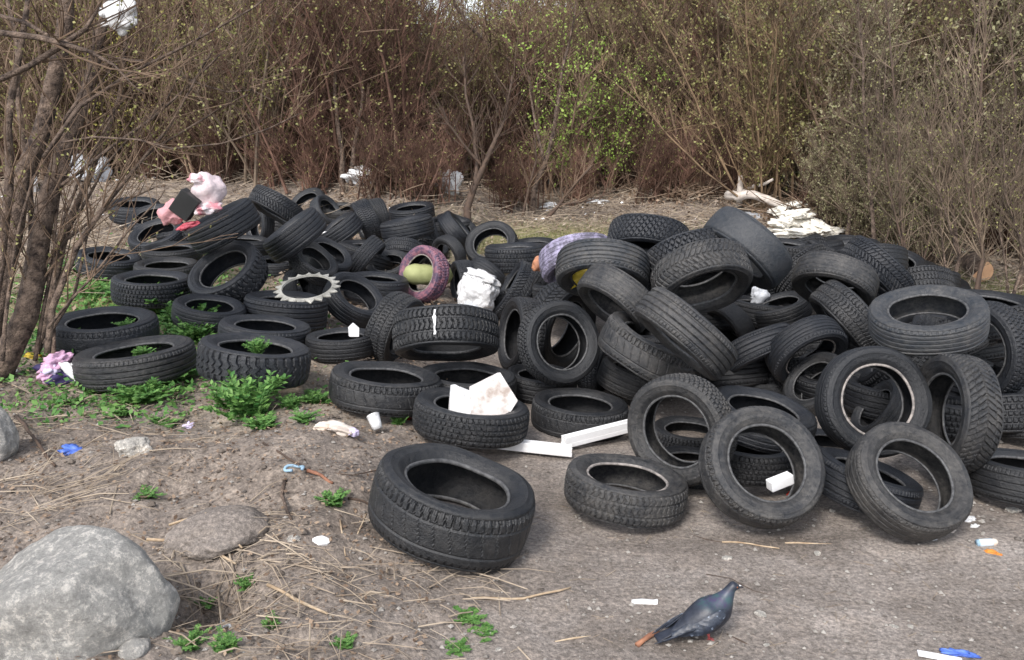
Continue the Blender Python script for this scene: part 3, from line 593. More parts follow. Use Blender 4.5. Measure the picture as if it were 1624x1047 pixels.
a('U23',1391,427,62,.15,232,.34,'vee',.2,'b',.62,'winter tyre sloping down right at the top back of the right heap')
a('U24',1455,455,54,.3,-75,.34,'snow',.3,'g',.58,'tyre arched up right behind the big dusty olive tyre')
a('U20',1345,506,68,.16,226,.36,'snow',.4,'g',.60,'big winter tread sloping into the dusty olive tyre from the left')
a('U25b',1205,556,60,.2,-62,.36,'rib',.2,'b',.60,'dark ribbed tyre behind the open ribbed one in the right heap')
a('U25',1278,556,64,.5,-52,.34,'rib5',.2,'b',.58,'ribbed tyre opening down to the right with a pale edge in the right heap', bead='rustbead')
a('U26',1219,613,34,.3,100,.36,'block',.3,'g',.48,'little tread end poking out above the low open tyre')
for (x, k) in T:
    if 'paint' in k: k['paint'] = M[k['paint']]
    if 'bead' in k: k['bead'] = M[k['bead']]
    tyre(*x, **k)
for i, (x, y, z, r, ax_, ay_, az_) in enumerate(FILL):
    build_tyre('fill%d' % i, Vector((x, y, z)), Vector((ax_, ay_, az_)).normalized(), r, .34, ['worn', 'rib', 'block'][i % 3], .15, 'd', 'shade-tinted filler tyre buried deep in the heap, only glimpsed through gaps between the outer ones', group='tyres buried inside the heaps')  # filler tyres added to darken the gaps, interior shade put into their tint
def TZ(k): return TYRES[k]['z']
# ================================================================ rubbish
def crumple(name, size, m, seed, loc, rot=(0, 0, 0), amp=.25, fr_=1.6, sub=4, parent=None, flat=0):
    bm = bmesh.new(); bmesh.ops.create_icosphere(bm, subdivisions=sub, radius=1)
    o3 = Vector((seed * 3.7, seed * 1.3, seed * 7.1))
    for vv in bm.verts:
        p = vv.co.copy()
        n1 = noise.noise(p * fr_ + o3); n2 = abs(noise.noise(p * fr_ * 2.3 + o3)); n3 = abs(noise.noise(p * fr_ * 5.5 + o3))
        k = 1 + amp * (n1 * 1.5 - n2 * .9 - n3 * .22)
        vv.co = p * k
        if flat and vv.co.z < -flat: vv.co.z = -flat
        vv.co = Vector((vv.co.x * size[0], vv.co.y * size[1], vv.co.z * size[2]))
    me = bpy.data.meshes.new(name); bm.to_mesh(me); bm.free(); me.materials.append(m)
    if sub > 2: me.polygons.foreach_set('use_smooth', [True] * len(me.polygons))
    o = bpy.data.objects.new(name, me); C.objects.link(o); o.location = loc; o.rotation_euler = rot
    if parent: o.parent = parent
    return o
def rub(name, u, v, size, m, seed, label, cat, z=None, rot=(0, 0, 0), lift=.3, group=None, **k):
    if z is None:
        p, _ = onground(u, v); p = p + Vector((0, 0, size[2] * lift))
    else: p = at(u, v, z)
    return tag(crumple(name, size, m, seed, p, rot, **k), label, cat, group)
# hanging bag
t = empty('plastic_bag', at(188, 24, 5.6), 0, 'white torn plastic bag caught on a branch at the top left', 'bag')
crumple('bag_body', (.10, .06, .11), M['white'], 3, (.02, 0, 0), (0, .4, 0), parent=t, amp=.3)
crumple('bag_handle', (.05, .02, .03), M['white'], 4, (-.075, 0, .01), (0, .3, 0), parent=t, amp=.3); crumple('bag_handle', (.045, .015, .014), M['white'], 8, (-.08, 0, -.05), (0, -.3, 0), parent=t)
rub('plastic_bag', 143, 287, (.30, .22, .27), M['greyplastic'], 11, 'grey translucent bag lying behind the leaning tree branches', 'bag', lift=.5, amp=.35)
rub('plastic_bag', 168, 268, (.16, .15, .10), M['greyplastic'], 12, 'small grey bag tip just above the translucent bag behind the tree', 'bag', lift=.5)
rub('plastic_bag', 47, 305, (.13, .12, .2), M['white'], 13, 'bright white bag seen between the two left trunks', 'bag', lift=.5)
M['palepink'] = plastic('pale_pink_plastic', (.80, .66, .67))
# pink bag over a black box
zz = TZ('L9') - .05
t = empty('pink_bag', at(306, 322, zz), 0, 'pink and white plastic bag wrapped round a black box on top of the left heap', 'bag')
crumple('bag_body', (.135, .12, .145), M['palepink'], 21, (.12, .03, .09), (0, 0, 0), parent=t, amp=.16, fr_=1.4)
crumple('bag_neck', (.07, .05, .04), M['pinkstripe'], 22, (.055, -.03, .195), (0, .2, 0), parent=t, amp=.3)
crumple('bag_fold', (.11, .10, .05), M['pinkstripe'], 28, (.13, -.05, -.04), (0, -.15, 0), parent=t, amp=.3)
crumple('bag_tail', (.12, .06, .09), M['pinkbag'], 23, (-.16, -.06, -.08), (0, -.9, 0), parent=t, amp=.3)
crumple('bag_strip', (.10, .04, .03), M['pinkred'], 24, (-.02, -.1, -.17), (0, -.3, .2), parent=t, amp=.3)
b = MB(); b.box((0, 0, 0), .17, .12, .20); o = b.build('black_box', M['black'], t, bevel=.006); o.location = (-.035, -.06, -.005); o.rotation_euler = (0, R(38), 0)
# white bag at the centre
zz = min(TZ('M8'), TZ('M9')) - .12
t = empty('rubbish_bag', at(757, 462, zz), R(8), 'knotted white rubbish bag sitting in the gap between the two tyre heaps', 'bag')
crumple('bag_body', (.185, .15, .19), M['white'], 31, (0, 0, -.02), (0, R(18), 0), parent=t, amp=.2, fr_=1.5, sub=5)
crumple('bag_skirt', (.165, .13, .10), M['greyplastic'], 36, (-.02, -.01, -.13), (0, R(12), 0), parent=t, amp=.15, fr_=1.5)
crumple('bag_top', (.16, .10, .055), M['white'], 35, (.04, 0, .13), (0, R(20), 0), parent=t, amp=.35, fr_=2.2)
mb = MB()
for k in range(9):
    mb.tube([(.02 + .012 * k, -.165, .115 - .003 * k + .012 * math.sin(k * 2)), (.032 + .012 * k, -.166, .105 - .004 * k + .014 * math.cos(k * 3))], .0022, 4)
mb.build('faded_print', M['black'], t)
# foam blocks in a tyre
zz = TZ('M14') - .02
t = empty('foam_block', at(765, 628, zz), 0, 'large dirty broken foam block resting in a flat tyre', 'foam block')
def prism(poly, dy, m, name, parent, rot, loc, bev=.004):
    mb = MB(); n = len(poly); a1 = [(x, -dy / 2, z) for x, z in poly]; a2 = [(x, dy / 2, z) for x, z in poly]
    mb.v = a1 + a2; mb.f = [tuple(range(n)), tuple(range(n, 2 * n))[::-1]] + [(i, i + n, (i + 1) % n + n, (i + 1) % n) for i in range(n)]; mb.m = [0] * len(mb.f)
    o = mb.build(name, m, parent, bevel=bev); o.rotation_euler = rot; o.location = loc; return o
prism([(-.10, -.12), (.10, -.13), (.17, -.035), (.08, .125), (-.085, .055)], .085, M['foamdirty'], 'block_body', t, (R(-18), 0, R(10)), (.02, 0, 0))
prism([(-.03, -.10), (.02, -.10), (.035, .05), (-.02, .075)], .07, M['foam'], 'block_rim', t, (R(-12), 0, R(6)), (-.10, -.02, -.02))
t = prism([(-.055, -.09), (.075, -.09), (.075, -.01), (.03, .0), (.015, .055), (-.02, .075), (-.045, .07)], .08, M['foam'], 'foam_block', None, (R(-15), R(4), R(8)), at(728, 632, zz - .03), .004)
tag(t, 'small white foam corner leaning left of the dirty broken foam block', 'foam block')
# foam strips
def strip(u1, v1, u2, v2, wd, ht, m, name, label, zoff=(0.012, .012), ridges=True):
    p1, _ = onground(u1, v1); p2, _ = onground(u2, v2); p1.z += zoff[0]; p2.z += zoff[1]
    d = p2 - p1; L = d.length; t = empty(name, (p1 + p2) / 2, 0, label, 'foam strip')
    t.rotation_euler = (0, -math.asin(d.z / L), math.atan2(d.y, d.x))
    mb = MB(); mb.box((0, 0, ht / 2), L, wd, ht * .45); mb.build('base', m, t, bevel=.003)
    mb = MB(); mb.box((0, -wd * .36, ht * 1.0), L * .99, wd * .24, ht * .75); mb.box((0, wd * .36, ht * 1.0), L * .99, wd * .24, ht * .75); mb.build('edge_rail', m, t, bevel=.003)
    if ridges:
        mb = MB()
        for k in range(int(L / .022)): mb.box((-L / 2 + .012 + k * .022, 0, ht * .78), .008, wd * .46, ht * .2)
        mb.build('cross_ribs', m, t)
    return t
strip(722, 709, 906, 729, .06, .048, M['foam'], 'foam_strip', 'white ribbed foam strip lying in front of the flat tyre with foam blocks')
strip(893, 717, 1002, 699, .05, .06, M['foam'], 'foam_strip', 'smooth white foam strip running from the ribbed one to the standing ring', (.01, .05), False)
t = prism([(-.03, -.04), (.035, -.045), (.04, .015), (.005, .05), (-.03, .02)], .06, M['foam'], 'foam_piece', None, (R(-10), 0, R(15)), at(560, 524, TZ('L35') - .1)); tag(t, 'small white foam piece on the dark flat tyre left of the upright chunky one', 'foam piece')
p, _ = onground(1237, 776); mb = MB(); mb.box((0, 0, 0), .12, .05, .05); o = mb.build('foam_piece', M['foam'], None, bevel=.004); o.location = at(1237, 764, TZ('P2') + .04); o.rotation_euler = (0, R(-12), R(20)); tag(o, 'short white foam bar seen through the muddy front ring', 'foam piece')
# toothed ring
zz = TZ('L32') + .04
mb = MB(); rings = []
nT = 19
for j in range(nT * 8):
    an = TAU * j / (nT * 8); ph = (j % 8) / 8; tooth = 1 - abs(ph * 2 - 1); ro = .21 + .05 * (tooth ** 1.1)
    rings.append([(.190 * math.cos(an), .190 * math.sin(an), .0), (.194 * math.cos(an), .194 * math.sin(an), .016), (.207 * math.cos(an), .207 * math.sin(an), .014), (ro * math.cos(an), ro * math.sin(an), .004), (ro * math.cos(an), ro * math.sin(an), -.004), (.20 * math.cos(an), .20 * math.sin(an), -.004)])
rings.append(rings[0]); mb.loft(rings, cap=False); o = mb.build('toothed_ring', M['ivory'])
o.location = at(487, 457, zz - .05); o.scale = (1, 1, 1); o.rotation_euler = tyre_axis(487, 457, .46, 96).to_track_quat('Z', 'Y').to_euler(); tag(o, 'ivory plastic ring with pointed teeth lying across tyres in the left heap', 'plastic ring')
# green cushion through the pink tyre
zz = TZ('L26') + .10
mb = MB(); rings = []
for k in range(19):
    f = -1 + k / 9; x = .24 * f; rr_ = .095 * max(.0, 1 - abs(f) ** 4.5) ** .5 + .004
    rings.append([(x, rr_ * math.cos(TAU * j / 22) * (1 + .12 * noise.noise((x * 9, j, 1))), rr_ * math.sin(TAU * j / 22) * (1 + .16 * noise.noise((x * 11, math.sin(TAU * j / 22) * 2, 4)))) for j in range(22)])
mb.loft(rings); o = mb.build('green_bolster', M['green'], None, True); o.location = at(679, 436, zz); o.rotation_euler = (0, R(4), R(5)); tag(o, 'lime green stuffed cloth bolster behind the pink and purple tyre', 'cushion')
rub('yellow_sheet', 928, 437, (.16, .05, .07), M['yellow'], 42, 'yellow plastic sheet sticking out under the light grey arched tyre', 'plastic sheet', z=TZ('U4') + .12, rot=(0, R(-35), 0))
rub('orange_pad', 857, 418, (.08, .05, .06), M['terracotta'], 43, 'faded orange rubber pad left of the lavender painted tyre', 'rubber pad', z=TZ('U3') + .12, rot=(0, R(-50), 0), amp=.2)
rub('plastic_scrap', 1206, 470, (.09, .05, .09), M['greyplastic'], 44, 'pale grey plastic scrap in the gap below the bald sloping tyre', 'plastic scrap', z=TZ('U18') + .15)
rub('plastic_scrap', 372, 452, (.09, .06, .035), M['greyplastic'], 45, 'grey scrap lying in the hole of the knobbly off road tyre', 'plastic scrap', z=TZ('L8') + .1)
rub('white_scrap', 517, 371, (.045, .03, .03), M['white'], 46, 'tiny white scrap on the small grooved tyre in the left heap', 'scrap', z=TZ('L16') - .15)
# paint stroke on the wide tyre
T11 = TYRES['M11']; mb = MB(); rr = random.Random(8)
ax = T11['ax']; c = T11['c']; vd = (CAM - c).normalized(); dn = (vd - ax * vd.dot(ax)).normalized(); sd_ = dn.cross(ax).normalized()
tt = -(.070); base = (dn * math.cos(-.19) + sd_ * math.sin(-.19)).normalized(); 
if (c + base * T11['rad'] - CAM).dot(RT) > (c - CAM).dot(RT): base = (dn * math.cos(.19) + sd_ * math.sin(.19)).normalized()
tang = base.cross(ax).normalized(); pr = None
for k in range(11):
    s_ = -.085 + .0155 * k; r_ = T11['rad'] * (1.004 - .02 * (s_ / .1) ** 2); wd = .008 * rr.uniform(.5, 1.5); q = c + base * r_ + ax * s_ + tang * rr.uniform(-.003, .003)
    cur_ = [q - tang * wd - base * .008, q - tang * wd + base * .003, q + tang * wd + base * .003, q + tang * wd - base * .008]
    if pr: mb.loft([pr, cur_])
    pr = cur_
o = mb.build('paint_stroke', M['white']); o.parent = T11['root']; o.matrix_parent_inverse = T11['root'].matrix_world.inverted() if False else (Matrix.Translation(T11['root'].location) @ T11['root'].rotation_euler.to_matrix().to_4x4() @ Matrix.Diagonal((*T11['root'].scale, 1))).inverted()
# cloth bundle bottom left
p, _ = onground(105, 602)
t = empty('cloth_bundle', p, 0, 'bundle of navy, pink and white printed cloth left of the flat tyres', 'cloth bundle')
crumple('navy_cloth', (.145, .10, .085), M['navy'], 51, (.0, 0, .05), (0, R(8), 0), parent=t, amp=.4, fr_=2)
crumple('pink_cloth', (.11, .07, .05), M['pinkcloth'], 52, (-.03, -.035, .125), (0, R(-25), 0), parent=t, amp=.4, fr_=2.2)
crumple('pink_patch', (.06, .05, .035), M['pinkcloth'], 59, (-.07, -.08, .05), (0, R(-10), 0), parent=t, amp=.4, fr_=2.2)
crumple('lilac_cloth', (.05, .04, .04), M['lilac'], 53, (-.045, -.085, .085), (0, 0, 0), parent=t, amp=.4)
crumple('white_flap', (.04, .03, .12), M['white'], 54, (.105, -.07, .06), (0, R(-42), 0), parent=t, amp=.35)
rub('yellow_wrapper', 52, 568, (.065, .05, .03), M['yellow'], 55, 'yellow wrapper on the litter at the foot of the leaning tree', 'wrapper')
rub('white_scrap', 24, 590, (.022, .02, .014), M['white'], 56, 'small white scrap below the yellow wrapper', 'scrap')
rub('plastic_scrap', 190, 620, (.035, .03, .045), M['greyplastic'], 57, 'clear crumpled cup right below the cloth bundle', 'plastic cup')
rub('blue_bag', 114, 716, (.065, .045, .02), M['blue'], 58, 'flattened blue plastic bag on the straw at left', 'bag', amp=.6)
rub('lilac_scrap', 301, 678, (.032, .03, .02), M['lilac'], 60, 'lilac scrap of plastic in front of the green weeds', 'scrap', amp=.5)
rub('white_scrap', 508, 861, (.04, .03, .022), M['foam'], 61, 'white foam chip lying between the twigs left of the largest tyre', 'foam chip', amp=.15, sub=2)
rub('pale_chip', 467, 857, (.03, .02, .016), M['stone'], 62, 'rounded pale chip just left of the white foam chip', 'stone chip')
t = empty('crumpled_paper', onground(535, 684)[0], 0, 'crumpled brown and cream paper box left of the white cup', 'paper')
crumple('paper_end', (.06, .05, .03), M['paper'], 63, (-.06, 0, .02), (0, 0, .3), parent=t, amp=.4); crumple('paper_sheet', (.085, .055, .026), M['paleboard'], 64, (.02, -.02, .022), (0, R(10), -.4), parent=t, amp=.3); crumple('lilac_corner', (.03, .03, .022), M['lilac'], 65, (.09, -.05, .015), (0, 0, 0), parent=t, amp=.3)
# white cup
p, _ = onground(600, 690)
mb = MB(); rings = []
for r_, z_ in ((.026, 0), (.030, .03), (.036, .085), (.0375, .086), (.034, .083), (.028, .03), (.022, .006)): rings.append([(r_ * math.cos(TAU * j / 24), r_ * math.sin(TAU * j / 24), z_) for j in range(24)])
mb.loft(rings); o = mb.build('paper_cup', M['white'], None, True); o.location = p + Vector((.0, 0, .033)); o.rotation_euler = (R(-35), R(-28), 0); tag(o, 'white cup lying on the soil in front of the grassy flat tyre', 'cup')
rub('red_scrap', 647, 664, (.022, .02, .035), M['red'], 66, 'red scrap beside the little weed left of the foam filled tyre', 'scrap')
rub('orange_scrap', 612, 661, (.02, .016, .012), M['orange'], 67, 'orange bit on the soil right above the white cup', 'scrap')
# pale blue loop
mb = MB(); q = []
for j in range(15): an = -.5 + 5.2 * j / 14; q.append((.042 * math.cos(an), .03 * math.sin(an), .006 + .004 * math.sin(j)))
mb.tube(q, .007, 8); o = mb.build('plastic_loop', M['lblue'], None, True); o.location = onground(467, 752)[0] + Vector((0, 0, .022)); tag(o, 'pale blue plastic loop on the soil above the curved brown twig', 'plastic loop')
# right foreground bits
def canister():
    p, _ = onground(1565, 866); t = empty('spray_bottle', p + Vector((0, 0, .017)), R(6), 'small pale blue and white bottle lying near the right edge', 'bottle')
    def lt(pr, name, m, n=24):
        mb = MB(); mb.loft([[(x, r * math.cos(TAU * j / n), r * math.sin(TAU * j / n)) for j in range(n)] for x, r in pr]); return mb.build(name, m, t, True)
    lt([(-.042, .010), (-.040, .0155), (-.038, .0175), (.018, .0175), (.022, .0165)], 'bottle_body', M['lblue2']); lt([(.0225, .0160), (.03, .0165), (.042, .013), (.048, .006)], 'bottle_cap', M['paper']); lt([(-.050, .0155), (-.0430, .0165)], 'bottle_base', M['lblue'])
M['lblue2'] = simple('bottle_paint', (.50, .60, .68), (.60, .66, .7), 30, .35, .1)
canister()
rub('orange_peel', 1571, 877, (.028, .022, .013), M['orange'], 71, 'large orange peel in front of the small bottle', 'peel'); rub('orange_peel', 1583, 881, (.017, .014, .010), M['orange'], 72, 'small orange peel touching the larger peel', 'peel')
rub('teal_disc', 1456, 858, (.022, .018, .012), M['teal'], 73, 'teal plastic lid at the foot of the brownish front right ring', 'lid'); rub('clear_wrapper', 1478, 856, (.032, .02, .012), M['greyplastic'], 74, 'clear wrapper attached beside the teal lid', 'wrapper', amp=.4)
for i, (u, v, s_, lb) in enumerate([(1533, 824, .045, 'uppermost flat white wrapper right of the front right ring'), (1507, 843, .04, 'torn grey white wrapper close under the front right ring'), (1545, 836, .022, 'small white wrapper beside the uppermost one')]):
    rub('wrapper', u, v, (s_, s_ * .7, .010), M['white'] if i != 1 else M['paleboard'], 75 + i, lb, 'wrapper', amp=.45)
rub('teal_scrap', 1026, 1004, (.034, .016, .006), M['teal'], 80, 'flat teal scrap behind the pigeon tail', 'scrap')
rub('white_scrap', 1059, 989, (.012, .01, .006), M['white'], 81, 'tiny white scrap above the pigeon tail', 'scrap')
p, _ = onground(1022, 959); o = prism([(-.052, -.008), (.05, -.008), (.052, .012), (.035, .009), (-.01, .012), (-.05, .008)], .018, M['foam'], 'white_shard', None, (R(-20), 0, R(-2)), p + Vector((0, 0, .011)), .002); tag(o, 'white oblong shard lying left of the pigeon', 'shard')
t = empty('torn_sheet', onground(1495, 1040)[0], 0, 'torn white sheet with blue strip at the bottom right', 'plastic sheet')
b = MB(); b.box((0, 0, .006), .15, .035, .006); o = b.build('white_sheet', M['white'], t, bevel=.002); o.rotation_euler = (0, R(3), R(-14)); o.location = (-.02, -.02, .003)
crumple('blue_strip', (.06, .02, .010), M['blue'], 83, (.05, .0, .014), (0, 0, R(-18)), parent=t, amp=.6)
o = rub('red_wrapper', 1262, 786, (.05, .03, .012), M['red'], 84, 'red wrapper in the dirt seen through the muddy front ring', 'wrapper', amp=.5); o = rub('green_scrap', 1287, 780, (.02, .02, .02), M['moss'] if False else M['green'], 85, 'yellow green scrap right of the red wrapper', 'scrap', amp=.5)
rub('blue_wrapper', 8, 1000, (.03, .03, .006), M['lblue'], 86, 'pale blue wrapper at the lower left edge by the boulder', 'wrapper'); rub('foil_wrapper', 362, 996, (.04, .03, .02), M['greyplastic'], 87, 'silver wrapper in the hollow right of the big boulder', 'wrapper', amp=.5)
# far rubbish
far = [(515, 280, .16, .10, 'white', 'white rag at the foot of the thicket, leftmost of the back row'), (555, 270, .10, .09, 'white', 'small white rag near the back twigs above the left heap'), (578, 291, .28, .13, 'white', 'white crumpled sheet behind the curled grey tyre'), (712, 306, .17, .19, 'white', 'white rubbish bag behind the smooth bluish tyre'), (692, 300, .10, .10, 'white', 'small white bag left of the back rubbish bag'),
       (384, 277, .20, .05, 'white', 'thin white sheet right of the pink bag at the back'), (876, 292, .16, .34, 'greyplastic', 'grey bag hanging by the pale stems behind the grass'), (872, 330, .15, .05, 'white', 'flat white scrap on the dry grass'), (940, 322, .2, .04, 'white', 'white scrap strip at the edge of the dry grass'),
       (1232, 330, .08, .06, 'white', 'small white cup beside the pale logs'), (1190, 345, .30, .04, 'greyplastic', 'flat grey plastic sheet in front of the pale logs'), (1425, 392, .25, .05, 'white', 'flat white debris in front of the right thicket'), (1270, 392, .2, .04, 'greyplastic', 'flat pale debris just behind the bald sloping tyre'), (1580, 350, .26, .28, 'greyplastic', 'grey white bag caught among the right stems'), (720, 290, .12, .1, 'greyplastic', 'grey scrap above the back rubbish bag')]
for i, (u, v, a_, h_, m_, lb) in enumerate(far): rub('rubbish_bag' if h_ > .18 else 'plastic_sheet', u, v, (a_, a_ * .7, h_), M[m_], 100 + i, lb, 'bag' if h_ > .2 else 'plastic sheet', lift=.6, amp=.45)
M['cream'] = simple('cream_foam', (.86, .84, .78), (.62, .59, .52), 7, .8, .5, .01)
for (u, v, sc_, lb, sd_) in ((1268, 376, 1.15, 'lower cream crumpled foam sheets beyond the tyres on the right', 130), (1262, 356, 1.0, 'upper cream crumpled foam sheets just behind the lower ones', 140)):
    t = empty('foam_heap', onground(u, v)[0], 0, lb, 'foam heap')
    for i, (x, y, z, sx, sy, sz, ry) in enumerate([(0, 0, .06, .36, .22, .06, 0), (-.16, .05, .13, .17, .16, .07, .3), (.15, -.02, .12, .20, .14, .05, -.25), (-.05, .1, .22, .18, .12, .05, .15), (.3, 0, .05, .14, .12, .04, .1)]):
        crumple('foam_sheet', (sx * sc_, sy * sc_, sz * sc_), M['cream'], sd_ + i, (x * sc_, y, z * sc_), (.1 * (i % 2), ry, i), parent=t, amp=.5, fr_=1.7, sub=5)
def stick(pts, w_, m, name, label, cat='stick', sides=7, group=None):
    P = []
    for (u, v, l) in pts: p, _ = onground(u, v); p.z += l; P.append(p)
    d = Vector(P[0]); mb = MB()
    Q = []; rd = []
    for i in range(len(P) - 1):
        for k in range(4):
            f = k / 4; q = P[i].lerp(P[i + 1], f) - d; q += Vector((noise.noise(q * 9), noise.noise(q * 9 + Vector((5, 0, 0))), noise.noise(q * 9 + Vector((0, 5, 0))))) * w_ * 1.2; Q.append(q); rd.append(w_ * (1 - .35 * (i + f) / len(P)) * random.Random(i * 7 + k).uniform(.85, 1.1))
    Q.append(P[-1] - d); rd.append(w_ * .6); mb.tube(Q, rd, sides); o = mb.build(name, m, None, True); o.location = d; return tag(o, label, cat, group)
stick([(1152, 340, .25), (1195, 345, .3), (1238, 352, .22)], .07, M['paleboard'], 'pale_log', 'thick pale log lying on the back rubbish near the thicket', 'log')
stick([(1165, 338, .25), (1222, 338, .45)], .03, M['paleboard'], 'pale_branch', 'thin pale branch leaning behind the thick pale log', 'branch')
stick([(1172, 338, .1), (1171, 337, .5)], .05, M['paleboard'], 'pale_post', 'short pale post standing behind the thick pale log', 'post')
p, _ = onground(1553, 452); mb = MB(); mb.tube([(0, 0, 0), (.06, .3, .04)], [.115, .11], 18); mb.build('log_side', M['bark']).name = 'x_'; o = bpy.data.objects['x_']; o.name = 'cut_log'; o.data.name = 'cut_log'; o.location = p + Vector((0, 0, .14)); tag(o, 'cut log with its pale round end facing the viewer in the right thicket', 'log')
mb = MB(); mb.tube([(-.002, -.006, 0), (0, -.001, 0)], [.108, .11], 18); mb.build('cut_face', simple('cut_wood', (.62, .38, .22), (.48, .28, .16), 9, .8), o)
stick([(745, 952, .006), (830, 953, .008), (905, 936, .012)], .006, M['wood'], 'pale_stick', 'long pale stick below the largest tyre')
stick([(1145, 861, .004), (1190, 864, .006), (1236, 871, .004)], .0045, M['wood'], 'pale_stick', 'pale stick lying below the muddy front ring, the left of two in line')
stick([(1245, 863, .004), (1318, 864, .004)], .005, M['wood'], 'pale_stick', 'pale stick lying below the muddy front ring, the right of two in line')
stick([(1090, 848, .004), (1120, 857, .004), (1145, 861, .004)], .003, M['twig'], 'thin_twig', 'thin dark twig leading to the left pale stick')
stick([(1120, 912, .004), (1160, 922, .012), (1195, 938, .004), (1260, 955, .004)], .0016, M['twig'], 'thin_twig', 'long thin dark twig on the soil behind the pigeon head')
stick([(1153, 1008, .003), (1190, 1026, .004)], .004, M['twig'], 'thin_twig', 'short dark twig in front of the pigeon feet')
stick([(418, 706, .01), (460, 733, .015), (490, 752, .012)], .006, M['twig'], 'dark_stick', 'dark stick on the mound, upper part by the weeds'); stick([(488, 751, .014), (510, 760, .016), (528, 770, .012)], .009, M['woodorange'], 'orange_stick', 'peeled orange stick end above the round green weed')
stick([(453, 765, .01), (446, 790, .015), (462, 826, .008)], .009, M['bark'], 'curved_twig', 'curved brown twig standing out below the pale blue loop')
stick([(1010, 1026, .006), (1046, 1008, .014)], .0105, M['woodorange'], 'orange_stick', 'orange brown stick poking out at the pigeon tail')
stick([(28, 668, .03), (52, 700, .03), (88, 745, .02)], .010, M['twig'], 'dark_stick', 'dark stick right of the left edge rock')
stick([(620, 742, .004), (560, 757, .01), (530, 752, .006)], .003, M['twig'], 'thin_twig', 'thin dark root touching the left side of the largest tyre'); stick([(552, 792, .006), (575, 800, .012), (590, 806, .006)], .006, M['twig'], 'dark_stick', 'dark stick between the round green weed and the largest tyre')
stick([(880, 1020, .004), (937, 1011, .006)], .004, M['wood'], 'pale_stick', 'short pale stick on the soil left of the pigeon tail'); stick([(425, 935, .02), (520, 978, .012)], .007, M['wood'], 'pale_stick', 'pale broken reed pointing down right in the left foreground')
stick([(270, 843, .03), (330, 832, .05), (385, 880, .03)], .006, M['wood'], 'bent_reed', 'bent dry reed arching behind the big boulder'); stick([(235, 870, .04), (330, 878, .03), (375, 905, .03)], .007, M['wood'], 'bent_reed', 'dry reed lying flat on the boulder edge'); stick([(540, 832, .02), (548, 885, .01)], .004, M['wood'], 'pale_stick', 'thin pale stalk standing in a V left of the largest tyre, its left arm')
stick([(582, 828, .04), (552, 885, .01)], .004, M['wood'], 'pale_stick', 'thin pale stalk standing in a V left of the largest tyre, its right arm')
# ---------------------------------------------------------------- rocks
def rvec0(r): return Vector((r.gauss(0, 1), r.gauss(0, 1), r.gauss(0, 1))).normalized()
def rock(u, v, s, m, seed, label, sink=.35, rot=0, name='rock', amp=.13, cut=(.84, .97)):
    p, _ = onground(u, v)
    bm = bmesh.new(); bmesh.ops.create_icosphere(bm, subdivisions=5, radius=1); o3 = Vector((seed, seed * 2.1, 0))
    pr = random.Random(int(seed * 10)); PL = []
    for _ in range(16): nn = rvec0(pr); PL.append((nn, pr.uniform(*cut)))
    for vv in bm.verts:
        q = vv.co.copy()
        for nn, dd in PL:
            e = q.dot(nn) - dd
            if e > 0: q -= nn * e * .85
        q0 = q.length; q = q.normalized(); qq = q0
        k = qq + amp * noise.noise(q * 1.1 + o3) * 1.6 + amp * .5 * noise.noise(q * 2.6 + o3) + amp * .3 * noise.noise(q * 6 + o3) + amp * .2 * abs(noise.noise(q * 13 + o3)) + .10 * amp * noise.noise(q * 28 + o3)
        q = q * (1 - .10 * max(0, max(abs(q.x * .9 + q.z * .4), abs(q.y), abs(q.z * .95 - q.x * .3)) - .82))
        q = q * k; q.z = q.z if q.z < .8 else .8 + (q.z - .8) * .6
        vv.co = Vector((q.x * s[0], q.y * s[1], q.z * s[2]))
    me = bpy.data.meshes.new(name); bm.to_mesh(me); bm.free(); me.materials.append(m); me.polygons.foreach_set('use_smooth', [True] * len(me.polygons))
    o = bpy.data.objects.new(name, me); C.objects.link(o); o.location = p + Vector((0, 0, s[2] * (1 - 2 * sink))); o.rotation_euler = (0, 0, rot); return tag(o, label, 'rock')
rock(122, 995, (.31, .26, .285), M['rock'], 14.3, 'big rounded grey boulder with white patches in the left foreground', .40, .1, 'boulder', .09, (.76, .93))
rock(-25, 725, (.16, .16, .20), M['rock'], 5.1, 'grey rock cut off by the left edge of the view', .25, 0, 'boulder')
rock(214, 722, (.078, .06, .06), M['stone'], 7.7, 'angular pale stone on the straw below the weeds', .25, .4, 'stone', .32)
rock(345, 850, (.21, .16, .075), M['soil'], 9.2, 'low rock half buried in the mound behind the boulder', .42, .2, 'buried_rock')
rock(215, 1035, (.05, .045, .035), M['rock'], 11.2, 'small smooth grey stone at the bottom edge below the boulder', .3, 0, 'stone')
for i, (u, v, s_, lb) in enumerate([(1153, 887, .018, 'pale stone at the middle of the bare soil, left of its kind above the pigeon'), (1296, 879, .014, 'pale stone below the right pale stick'), (1205, 975, .02, 'flat pale stone patch right of the pigeon'), (1000, 838, .012, 'pebble right beside the muddy front tyre base'), (1320, 812, .014, 'stone between the two front right rings'), (1508, 907, .012, 'pale flat stone near the right edge'), (1190, 978, .01, 'pebble near the pigeon breast'), (790, 1032, .012, 'white chip near the bottom centre'), (1444, 995, .012, 'pale flat stone right foreground, right of a pair'), (1418, 995, .012, 'pale flat stone right foreground, left of a pair'), (1215, 1024, .009, 'small white pebble right of the pigeon feet'), (1600, 905, .010, 'tiny pale pebble at the far right'), (1030, 640, .02, 'brick shard under the tyres at the centre'), (1605, 812, .03, 'pale stone at the right edge on the gravel')]):
    rock(u, v, (s_ * 1.3, s_, s_ * .55), M['stone'], 20 + i * 1.7, lb, .3, i, 'stone', .3)
